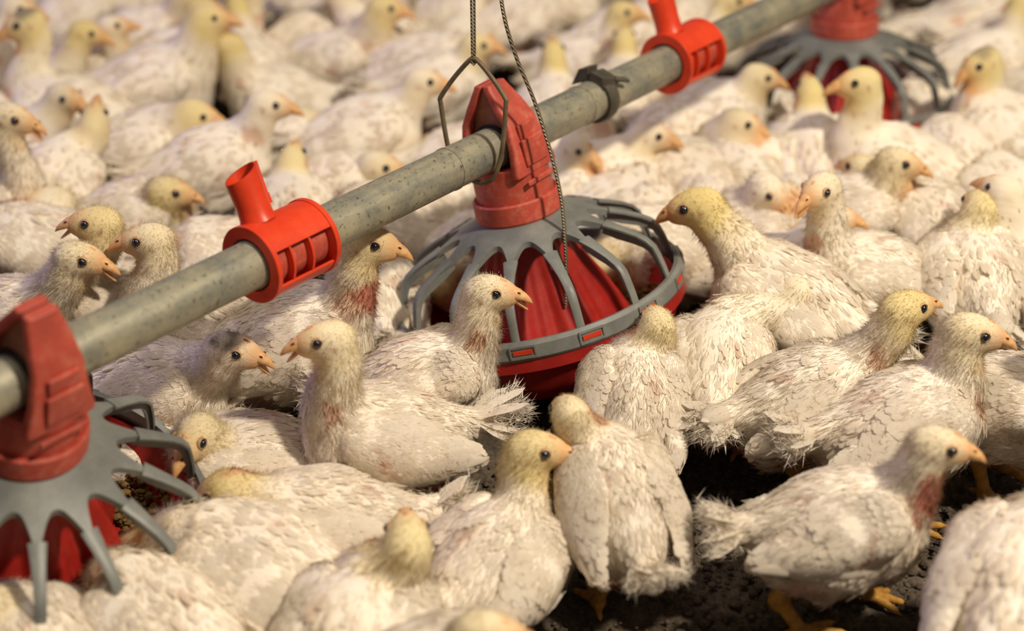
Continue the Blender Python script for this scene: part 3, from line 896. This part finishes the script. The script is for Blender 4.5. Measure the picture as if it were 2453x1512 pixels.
    parts = [(V, np.zeros((0, 3), int), F4, N_, C)]
    # flow of the coat: backwards on the trunk, down the neck, off the face on the head
    flow = np.tile(B2L @ np.array([-1, 0, -.25], np.float32), (len(V), 1))
    for i in range(5):
        a, b = NP[i], NP[i + 1]; k = np.clip(1 - np.abs(nt * 5 - (i + .5)), 0, 1) * (nd < .014) * 2
        flow = flow + (nrmz((a - b)[None]) * k[:, None])
    flow = flow + (-hd)[None] * (headw * 2)[:, None]
    D_ = nrmz(flow - N_ * (flow * N_).sum(1, keepdims=True))
    bare = np.clip(sk + pk, 0, 1)
    nf = (700, 600, 350)[lod]
    pool = np.nonzero((hdst > .034) & (rng.rand(len(V)) > bare * .85) & (V[:, 2] > .012))[0]
    pk_ = pool[rng.randint(0, len(pool), nf)]
    nk = neckw[pk_] > .25
    Ls = np.where(nk, .008, .0160) * rng.uniform(.6, 1.3, nf); Ws = np.where(nk, .0013, .0031) * rng.uniform(.7, 1.2, nf)
    dd_ = nrmz(D_[pk_] + rng.randn(nf, 3) * .16); dd_ = nrmz(dd_ - N_[pk_] * (dd_ * N_[pk_]).sum(1, keepdims=True))
    Bp = V[pk_] + N_[pk_] * .0006
    parts.append(feather_cards(Bp, N_[pk_], dd_, Ls, Ws, np.abs(rng.randn(nf)) * .014 + .002, np.clip(C[pk_] * rng.uniform(.97, 1.03, (nf, 1)), 0, 1), rng))
    # down on head and neck, wisps on belly and rump
    if lod < 2:
        nf = (5200, 1800)[lod]
        pool = np.nonzero(((neckw > .10) | (headw > .2)) & ((hq[:, 0] < .016) | (hdst > .03)))[0]
        pk_ = pool[rng.randint(0, len(pool), nf)]
        Bp = V[pk_] + rng.randn(nf, 3) * .0012
        LL = np.where(hdst[pk_] < .026, np.where(hq[pk_][:, 0] > .004, .0016, .0030), .0056) * rng.uniform(.6, 1.3, nf) * np.where(rng.rand(nf) < .15, 1.6, 1)
        parts.append(fluff(Bp, N_[pk_], D_[pk_], LL, .00032 if lod == 0 else .0005, np.clip(C[pk_] * rng.uniform(.9, 1.12, (nf, 1)), 0, 1), rng))
        nf = (7000, 2600)[lod]
        pool = np.nonzero((headw < .2) & (bare < .5))[0]; pk_ = pool[rng.randint(0, len(pool), nf)]
        dj = nrmz(D_[pk_] + rng.randn(nf, 3) * .22)
        parts.append(fluff(V[pk_] + N_[pk_] * .0010, N_[pk_] * .16, dj * 1.5, rng.uniform(.006, .013, nf), .0007, np.clip(C[pk_] * rng.uniform(.94, 1.08, (nf, 1)), 0, 1), rng, .03, N_[pk_]))
        nf = (2200, 700)[lod]
        pool = np.nonzero((qb[:, 0] < .0) & (qb[:, 2] < .01) & (headw < .1))[0]
        pk_ = pool[rng.randint(0, len(pool), nf)]
        parts.append(fluff(V[pk_], N_[pk_] * .5, D_[pk_] * 1.4, rng.uniform(.006, .013, nf), .0004, C[pk_], rng))
        if op.get('vent') or True:
            # quills standing in the bare patches
            pool = np.nonzero(bare > .35)[0]
            if len(pool):
                nf = min(420 if lod == 0 else 160, len(pool) * 2); pk_ = pool[rng.randint(0, len(pool), nf)]
                parts.append(fluff(V[pk_], N_[pk_] * .3, D_[pk_] * 1.6, rng.uniform(.005, .011, nf), .0006, np.tile(np.clip(QUILL * 1.25, 0, 1), (nf, 1)) * rng.uniform(.8, 1.3, (nf, 1)), rng))
    coat_mesh('body', parts, root)
    # wings
    for sg in (1, -1):
        dz = rng.uniform(-.004, .004) + op.get('wing', 0); op_ = rng.uniform(-.002, .003)
        def wing(q):
            q = q.astype(np.float32).copy(); q[:, 1] = q[:, 1] * sg / wid
            q[:, 1] += 13.0 * np.maximum(q[:, 2] - .004, 0) ** 2 + 3.2 * (q[:, 0] + .0) ** 2 * (q[:, 0] > 0) + .10 * np.maximum(-q[:, 0] - .02, 0)
            d = ell(q, (.002, .0520 + op_, .014 + dz), (.054, .0140, .0340))
            d = smin(d, ell(q, (-.042, .0505 + op_, .008 + dz), (.044, .0115, .0220)), .012)
            d = smin(d, ell(q, (.036, .0530, .020 + dz), (.024, .0150, .0240)), .008)
            return d
        VW, FW = surface(wing, (-.098, -.075 * wid, -.035), (.072, .075 * wid, .062), (.0026, .0034, .0045)[lod])
        NW = vnormals(VW, FW)
        VW = VW + NW * (wav(VW, seed + 20 + sg, 95) * .0019)[:, None]
        # bare wrist streak
        st = np.clip(1 - np.abs((VW[:, 0] - (.018 + .5 * (VW[:, 2] - .01))) / .007 + .5 * wav(VW, seed + 31, 200)), 0, 1) * np.clip(1 - np.abs(VW[:, 2] - (.008 + dz)) / .022, 0, 1)
        CW = WHITE * (1 + .03 * wav(VW, seed + 22, 50))[:, None]; stw = np.clip(st * rng.uniform(.3, 1.0), 0, .85)
        CW = CW + (SKIN - CW) * stw[:, None]
        pw_ = [(VW, np.zeros((0, 3), int), FW, NW, np.clip(CW, 0, 1))]
        nf = (520, 360, 160)[lod]
        outer = np.nonzero((NW[:, 1] * sg > -.2) & (rng.rand(len(VW)) > stw))[0]
        pk_ = outer[rng.randint(0, len(outer), nf)]
        fd = nrmz(np.array([[-1, 0, -.12]]) + rng.randn(nf, 3) * .12 + np.stack([np.zeros(nf), np.zeros(nf), VW[pk_][:, 2] * -4], 1)); fd = nrmz(fd - NW[pk_] * (fd * NW[pk_]).sum(1, keepdims=True))
        bk = np.clip((.04 - VW[pk_][:, 0]) / .1, 0, 1)
        pw_.append(feather_cards(VW[pk_], NW[pk_], fd, (.009 + .009 * bk) * rng.uniform(.8, 1.2, nf), (.0036 + .0016 * bk) * rng.uniform(.8, 1.2, nf), np.abs(rng.randn(nf)) * .018 + .004, np.clip(CW[pk_] * rng.uniform(.97, 1.03, (nf, 1)), 0, 1), rng))
        if lod < 2:
            nf = (3600, 1300)[lod]; pk_ = outer[rng.randint(0, len(outer), nf)]
            fd2 = nrmz(np.array([[-1, 0, -.12]]) + rng.randn(nf, 3) * .2)
            fd2 = nrmz(fd2 - NW[pk_] * (fd2 * NW[pk_]).sum(1, keepdims=True)); pw_.append(fluff(VW[pk_] + NW[pk_] * .0008, NW[pk_] * .10, fd2 * 1.5, rng.uniform(.006, .012, nf), .0007, np.clip(CW[pk_] * rng.uniform(.94, 1.08, (nf, 1)), 0, 1), rng, .03, NW[pk_]))
        # long quills folded along the lower edge
        k = 9; u = np.linspace(0, 1, k)
        base = np.stack([.020 - .055 * u, sg * (.0640 + op_) * wid * np.ones(k) - sg * .004 * u, -.012 + dz + .010 * u], 1)
        dr = nrmz(np.stack([-np.ones(k), -sg * (.10 + .05 * u), .10 + .18 * u + rng.randn(k) * .05], 1))
        nn = np.tile(nrmz(np.array([[0, sg * 1.0, .25]])), (k, 1)); nn = nrmz(nn - dr * (nn * dr).sum(1, keepdims=True))
        pw_.append(feather_cards(base, nn, dr, np.linspace(.052, .060, k), np.full(k, .0044), np.full(k, .02), np.tile(np.clip(WHITE * 1.03, 0, 1), (k, 1)), rng))
        pw_ = [(toL(v), a, b_, nn_ @ B2L.T, c) for v, a, b_, nn_, c in pw_]
        coat_mesh('wing', pw_, root)
    # tail: a small fan of frayed feathers
    nfe = 13; ang = np.linspace(-1, 1, nfe); tb = np.stack([np.full(nfe, -.087), ang * .011, .028 + .004 * (1 - np.abs(ang))], 1)
    lift_ = .30 + op.get('tail', 0)
    dr = nrmz(np.stack([-np.ones(nfe), ang * .65 * op.get('tl', 1), lift_ - .25 * ang ** 2 + rng.randn(nfe) * .15], 1))
    nn = np.tile(np.array([[.3, 0, 1.0]]), (nfe, 1)) + rng.randn(nfe, 3) * .25; nn = nrmz(nn - dr * (nn * dr).sum(1, keepdims=True))
    tc = np.tile(WHITE, (nfe, 1))
    tp = [feather_cards(tb, nn, dr, rng.uniform(.034, .046, nfe) * op.get('tl', 1), rng.uniform(.0055, .0075, nfe), rng.uniform(-.1, .3, nfe), tc, rng)]
    nfb = (1100, 500, 160)[lod]; fi = rng.randint(0, nfe, nfb); tt = rng.uniform(.3, 1, nfb)
    bp = tb[fi] + dr[fi] * (tt * .040 * op.get('tl', 1))[:, None] + rng.randn(nfb, 3) * .003
    tp.append(fluff(bp, rng.randn(nfb, 3) * .5 + np.array([0, 0, .3]), dr[fi] * .9, rng.uniform(.008, .016, nfb), .0006 if lod < 2 else .0012, np.tile(WHITE, (nfb, 1)), rng))
    Ct = caps_tuft(rng)
    tp.append((Ct[0] + np.array([-.093, 0, .028]), np.zeros((0, 3), int), Ct[1], Ct[2], np.tile(WHITE, (len(Ct[0]), 1))))
    tp = [(toL(v), a, b_, n2 @ B2L.T, c) for v, a, b_, n2, c in tp]
    coat_mesh('tail', tp, root)
    # face
    HM = Matrix(((hd[0], hs[0], hu[0]), (hd[1], hs[1], hu[1]), (hd[2], hs[2], hu[2])))
    HM4 = HM.to_4x4(); HM4.translation = Vector([float(x) for x in hl])
    ok = 1 if op.get('open') else 0
    bkm = HM4 @ Matrix.Translation((.0212, 0, -.0036)) @ Matrix.Rotation(math.radians(8), 4, 'Y')
    bo = part('beak', BEAKS[ok][0], root, bkm)
    if lod < 2:
        part('mouth', BEAKS[ok][1], bo, Matrix()); part('nostril', BEAKS[ok][2], bo, Matrix())
    for sg in (-1, 1):
        em = HM4 @ Matrix.Translation((.0068, sg * .0143, .0034)) @ Matrix.Rotation(math.radians(-sg * 82), 4, 'X') @ Matrix.Rotation(math.radians(9), 4, 'Y')
        eo = part('eye', EYE, root, em)
        if lod < 2: part('eyelid', LID, eo, Matrix())
    part('comb', COMB[1 if op.get('redcomb') else 0], root, HM4 @ Matrix.Translation((.0205, 0, .0062)) @ Matrix.Rotation(math.radians(38), 4, 'Y'))
    if pose != 'L':
        for i, (x, y, rz, ty) in enumerate(op.get('legs', [(rng.uniform(-.008, .012), .031, rng.uniform(-5, 20), 0), (rng.uniform(-.012, .008), -.031, rng.uniform(-20, 5), 0)])):
            part('leg', LEG, root, Matrix.Translation((x, y, .0015)) @ Matrix.Rotation(math.radians(rz), 4, 'Z') @ Matrix.Rotation(math.radians(ty), 4, 'Y'))
    return root
_tuft = {}
def caps_tuft(rng):
    if 'a' not in _tuft:
        def fn(p): return smin(ell(p, (0, 0, 0), (.016, .011, .009)), ell(p, (-.013, 0, .004), (.014, .014, .008)), .01)
        V, F4 = surface(fn, (-.04, -.025, -.02), (.03, .025, .025), .003)
        _tuft['a'] = (V, F4, vnormals(V, F4))
    return _tuft['a']

# ------------------------------------------------------------------ the flock
# head column, row, head yaw, head pitch, body column, row, body yaw, pose, scale, detail, yellow, label, options
FLOCK = [
 # --- the birds round the middle feeder and on the bare ground
 (776, 812, 190, -2, 925, 1050, 196, 'S', .98, 0, .55, 'standing chicken facing left with an open beak and spread frilly tail, before the middle feeder', dict(open=1, tail=.0, tl=1.35)),
 (1178, 697, -8, 2, 1010, 918, 12, 'S', .97, 0, .3, 'chicken facing right with an open beak, its head against the middle feeder cone', dict(open=1)),
 (562, 838, -12, -6, 372, 951, -8, 'M', 1.0, 0, .12, 'chicken with a dark grey crown and reddish comb, beak open to the right', dict(open=1, dusk=1.0, redcomb=1)),
 (196, 618, -10, -6, 20, 783, -12, 'S', 1.0, 0, .6, 'chicken facing right with open beak, directly above the nearest feeder', dict(open=1)),
 (226, 532, 182, 3, 262, 738, 215, 'S', 1.0, 0, .85, 'yellow-headed chicken facing left with open beak, behind the two heads at left', dict(open=1)),
 (350, 573, 180, -2, 475, 808, 178, 'S', 1.0, 0, .45, 'chicken facing left with closed beak, its back under the near tube', {}),
 (412, 458, 0, -8, 320, 530, 4, 'M', 1.0, 1, .85, 'chicken with a tucked yellow neck facing right, up and left of the near sleeve', {}),
 (462, 1050, 250, -12, 600, 1125, 190, 'L', 1.0, 0, .55, 'lying chicken that turns its face to the camera beside the nearest feeder', {}),
 (535, 1175, 165, -20, 790, 1275, 186, 'L', 1.04, 0, .9, 'chicken bending a blurred yellow head left towards the nearest feeder', dict(up=.03, fw=.06)),
 (330, 1310, 165, -25, 620, 1375, 162, 'L', 1.08, 1, .8, 'chicken lying with its head inside the nearest feeder, bare brown patch behind', dict(up=-.01, fw=.05, patch=[(-.05, -.03, .0, .03, 0, .8)])),
 (250, 1370, 140, -30, 400, 1515, 140, 'L', 1.0, 1, .8, 'chicken at the lower left feeding under the last grey spokes', dict(up=-.01, fw=.03)),
 (-60, 1440, 150, 0, 95, 1590, 130, 'L', .95, 1, .4, 'chicken in the bottom left corner with ruffled white feathers', {}),
 (975, 1285, 96, 8, 850, 1545, 80, 'L', 1.05, 1, .8, 'chicken seen from behind with a raised yellow neck at the bottom edge', dict(side=-.03)),
 (1290, 1075, -5, 0, 1180, 1358, 58, 'L', .99, 0, .8, 'sitting chicken seen from behind with its head turned right, bottom centre', dict(up=.10)),
 (1175, 1520, -5, 0, 1010, 1678, 20, 'S', 1.0, 1, .6, 'chicken of which only the blurred crown shows at the bottom edge', {}),
 (1362, 985, 110, -10, 1482, 1205, 104, .116, .90, 0, .5, 'walking chicken seen from behind with pink rump and one yellow leg in front', dict(vent=1, pitch=26, tail=.7, legs=[(-.02, .026, 0, 0), (.03, -.030, -30, 18)])),
 (1572, 770, 95, 5, 1520, 968, 86, 'S', .92, 0, .55, 'chicken seen from behind looking into the right side of the middle pan', dict(vent=1, pitch=22, tail=.7)),
 (2255, 1066, -8, -4, 2010, 1266, 3, .112, .95, 0, .3, 'walking chicken in profile facing right with a fluffy tail, on bare ground lower right', dict(legs=[(-.028, -.026, -10, -10), (.045, .026, 0, 12)], patch=[(.088, -.02, .03, .026, 1, .8)])),
 (2600, 1200, 40, 0, 2440, 1423, 62, 'S', 1.1, 1, .3, 'white chicken cut off by the right edge near the bottom corner', {}),
 (2335, 794, -10, -6, 2155, 1023, 14, 'S', 1.03, 0, .4, 'large chicken facing right with orange comb, between two others at right', dict()),
 (2175, 735, 22, 3, 1935, 963, 22, 'S', 1.0, 0, .95, 'chicken with a yellow-green head and open beak turned away to the right', dict(open=1, vent=1, tail=-.35)),
 (2590, 760, 10, 0, 2425, 973, 325, 'S', .98, 1, .4, 'chicken standing on yellow legs, cut off by the right edge', {}),
 (1660, 492, 168, -18, 1890, 738, 140, 'S', 1.12, 1, 1.1, 'big chicken stretching a yellow neck up to the left, right of the middle feeder', {}),
 (1845, 458, 318, -28, 1800, 545, 345, 'M', 1.0, 1, .15, 'white chicken facing the camera side with its beak pointing down, behind the yellow neck', {}),
 (1430, 655, 235, -50, 1600, 601, 205, 'M', 1.05, 1, .9, 'chicken with its yellow head down in the back of the middle pan', dict(up=-.02, fw=.05)),
 (1962, 455, 225, -4, 2090, 673, 190, 'S', 1.0, 1, .35, 'chicken looking left at the camera with an open beak, right side', dict(open=1)),
 (2158, 388, -20, -6, 2035, 520, -5, 'S', 1.0, 1, .7, 'chicken with a blurred yellow cheek facing right, above the frontal face', {}),
 (2060, 400, 130, -5, 2250, 555, 112, 'S', .98, 1, .6, 'chicken seen from the rear with dark flank and white tail, right side', dict(vent=1)),
 (2345, 490, 90, 0, 2330, 683, 90, 'S', 1.04, 1, .75, 'chicken seen squarely from behind with drooping tail tuft, near the right edge', dict(vent=1, tail=-.5)),
 (1900, 690, 100, -10, 1715, 888, 82, 'S', .97, 1, .4, 'chicken in shade seen from behind with pink tail root, right of the pan', dict(vent=1, tail=-.5, up=.02)),
 (2052, 195, 188, -6, 2140, 406, 172, 'S', 1.08, 2, .95, 'chicken with arched yellow neck facing left at the farthest feeder', {}),
 (1940, 215, 92, 25, 1950, 376, 90, 'S', 1.0, 2, .95, 'chicken seen from behind with upright yellow neck before the farthest feeder', dict(fat=.95)),
 (1780, 292, -12, -16, 1790, 408, 150, 'M', 1.02, 2, .45, 'chicken facing right with lowered head, below the far sleeve', dict(fw=-.1, up=.06)),
 (1828, 182, -10, -12, 1700, 288, 5, 'S', 1.0, 2, .6, 'chicken in the shade facing right towards the farthest feeder', {}),
 (1568, 322, -12, -8, 1490, 440, 200, 'M', 1.0, 2, .2, 'white chicken with hunched grey nape facing right, right of the hanging cable', dict(fw=-.08, up=.06)),
 (1388, 355, -35, -20, 1320, 456, 0, 'S', .95, 2, .2, 'chicken with shaded grey face peeping out behind the middle feeder hood', {}),
 (1325, 125, 92, 30, 1330, 286, 90, 'S', .96, 2, 1.0, 'chicken with an upright yellow nape behind the tube, left of the clip', {}),
 (1495, 92, 90, 25, 1500, 241, 88, 'S', .95, 2, 1.1, 'chicken with a bright yellow nape just above the clip', {}),
 (1022, 193, -5, -5, 870, 326, 12, 'S', 1.02, 2, .35, 'chicken facing right with shaded neck, left of the wire bail', {}),
 (918, 396, -10, -10, 810, 458, -5, 'M', 1.0, 2, .5, 'chicken with an orange comb facing right, just over the near tube', {}),
 (1150, 106, -5, -5, 1040, 216, 10, 'S', 1.0, 2, .6, 'blurred chicken facing right behind the straight cord', {}),
 (650, 248, 2, -8, 500, 406, 14, 'S', 1.04, 2, .2, 'chicken stretching its neck forward to the right, open peach face, upper left', {}),
 (733, 305, 2, -15, 660, 350, 10, 'M', .98, 2, .4, 'chicken with hunched neck facing right beside the stretched one', dict(up=.06)),
 (478, 275, -2, -12, 320, 368, 8, 'M', 1.08, 2, .75, 'chicken with a thick pale yellow neck facing right, upper left', dict(fat=1.25)),
 (226, 285, 92, 40, 120, 462, 80, 'S', 1.02, 2, .8, 'chicken holding its yellow neck straight up, left side', {}),
 (34, 282, -8, -12, -25, 508, -10, 'S', 1.0, 1, .45, 'chicken at the left edge looking right with an orange beak', dict(open=1)),
 (508, 42, -5, 0, 370, 206, 8, 'S', 1.12, 2, 1.0, 'large chicken with a raised yellow head facing right, near the top left', dict(fat=1.3)),
 (52, 55, 200, -18, 160, 276, 170, 'S', 1.08, 2, .9, 'chicken with a dark face bent to the left in the top left corner', dict(dusk=.8)),
 (700, 375, 85, 20, 690, 526, 95, 'S', .95, 2, .65, 'chicken seen from behind right of the near spout', {}),
 (888, 580, -8, -6, 700, 828, 10, 'S', 1.08, 0, .7, 'chicken facing right with pink bare throat, below the near sleeve', dict(patch=[(.09, -.01, .035, .024, 1, .9)])),
 (2345, 150, 195, -30, 2420, 326, 150, 'S', 1.06, 2, .8, 'chicken bending its yellow neck left over the farthest grill', dict(dusk=.6)),
 (80, 960, 190, 0, 320, 1075, 200, 'L', .9, 1, .2, 'chicken lying with its back to the nearest hood, head hidden by the red hood', {}),
 # --- rows behind
 (115, 480, 190, 0, 120, 611, 170, 'M', 1.06, 1, .3, 'chicken with a flecked white back at the left edge, above the gaping bird', dict(up=-.02)),
 (380, 640, 150, -20, 560, 636, 175, 'M', 1.0, 1, .3, 'chicken half hidden by the near sleeve and tube', dict(up=.0)),
 (900, 470, 20, -10, 950, 560, 185, 'M', 1.1, 1, .4, 'chicken sitting left behind the middle feeder, its back in light', dict(up=-.01)),
 (870, 690, 80, 0, 905, 726, 100, 'M', .9, 1, .4, 'chicken hidden behind the throat of the one below the near sleeve', {}),
 (1060, 420, 30, 0, 1040, 488, 30, 'M', 1.0, 2, .5, 'chicken behind the tube just left of the middle hood', dict(up=.02)),
 (1070, 700, 20, -60, 1130, 610, 262, 'M', .95, 1, .9, 'chicken eating from the far left side of the middle pan', dict(up=-.03, fw=.02)),
 (1690, 640, 200, -40, 1690, 505, 262, 'M', .85, 2, .6, 'chicken wedged behind the right side of the middle pan', dict(up=.0)),
 (1450, 430, 30, 0, 1470, 510, 20, 'M', 1.0, 2, .3, 'chicken lying behind the middle feeder grill, right of the cable', dict(up=.0)),
 (1615, 470, 150, 0, 1650, 425, 175, 'M', 1.0, 2, .3, 'chicken with bluish white back above the big yellow neck', dict(up=-.02)),
 (1880, 520, 280, 0, 1900, 518, 260, 'M', .95, 2, .7, 'chicken squeezed in between the frontal face and the down-pointing beak', dict(up=.02)),
 (2420, 520, 60, 0, 2420, 498, 100, 'M', 1.05, 2, .4, 'chicken at the right edge above the one seen squarely from behind', {}),
 (2290, 300, 120, 0, 2290, 398, 100, 'M', 1.02, 2, .5, 'chicken with its back to the camera, right of the arched yellow neck', dict(up=.0)),
 (1620, 230, 60, 10, 1600, 348, 60, 'M', 1.0, 2, .7, 'chicken under the tube near the far sleeve', dict(up=.02)),
 (1880, 250, 60, -30, 1860, 308, 100, 'M', .9, 2, .95, 'yellow-necked chicken pushing under the farthest grill', dict(up=-.02)),
 (2200, 270, 120, -30, 2240, 280, 150, 'M', .9, 2, .9, 'chicken feeding low at the right of the farthest pan', dict(up=-.04)),
]
for r in FLOCK:
    chicken(*r[:12], op=r[12])

# the rest of the crowd, standing in loose ranks farther back and in the gaps
rng = random.Random(11)
used = [(o.location.x, o.location.y) for o in COL.objects if o.name.startswith('chicken') and o.parent is None]
obst = [tuple(on_pipe(p)[:2]) for p in (78, 1206, 2030)]
cand = []
yy = 1.62
while yy < 3.15:
    half = .36 * (yy * CP + CAM_H * SP) + .12
    xx = -half + rng.random() * .1
    while xx < half:
        cand.append((xx + rng.uniform(-.02, .02), yy + rng.uniform(-.02, .02))); xx += .128
    yy += .118
fill = []
for x, y in cand:
    if all((x - a) ** 2 + ((y - b) ** 2) > (.105 if y < 2.1 else .112) ** 2 for a, b in used) and all((x - a) ** 2 + (y - b) ** 2 > .23 ** 2 for a, b in obst):
        used.append((x, y)); fill.append((x, y))
def project(x, y, z):
    dpt = y * CP + (CAM_H - z) * SP; v = y * SP - (CAM_H - z) * CP
    return W / 2 + F * x / dpt, H / 2 - F * v / dpt
LOOKS = [(0, 'facing right'), (180, 'facing left'), (90, 'seen from behind'), (25, 'turned away rightwards'), (155, 'turned away leftwards'), (335, 'turned towards the camera')]
ROWS = ['along the top edge', 'in second row down', 'in third row down', 'in fourth row down', 'in fifth row down', 'in sixth row down', 'in seventh row down', 'in eighth row down']
ORD = 'first second third fourth fifth sixth seventh eighth ninth tenth eleventh twelfth thirteenth'.split()
info = []
for x, y in fill:
    yaw, look = LOOKS[[0, 0, 0, 1, 2, 2, 3, 3, 4, 5][rng.randrange(10)]]
    px, py = project(x, y, .10)
    if project(x, y, 0.02)[1] < 0 or px < -120 or px > W + 120: continue
    info.append([x, y, px, py, yaw, look])
info.sort(key=lambda t: (max(0, round(t[3] / 75)), t[2]))
cnt = {}
for x, y, px, py, yaw, look in info:
    row = max(0, min(7, round(py / 75)))
    tone = rng.choice(['pale-headed', 'yellow-headed'])
    k = (row, look, tone); cnt[k] = cnt.get(k, 0) + 1
    label = '%s chicken %s, %s such from the left %s' % (tone, look, ORD[cnt[k] - 1], ROWS[row])
    sc = rng.uniform(.94, 1.08)
    chicken(None, None, yaw + rng.uniform(-35, 35), rng.uniform(-18, 6), px, py, yaw + rng.uniform(-18, 18), rng.choice(['S', 'S', 'M']), sc, 2, .95 if tone[0] == 'y' else .3, label, 'blurred crowd at the back of the flock',
            dict(up=rng.choice([.11, .10, .085, .05]), fw=rng.uniform(-.02, .03), side=rng.uniform(-.02, .02), fat=rng.uniform(.95, 1.2)))
print('chickens', NB, 'fill', len(info))
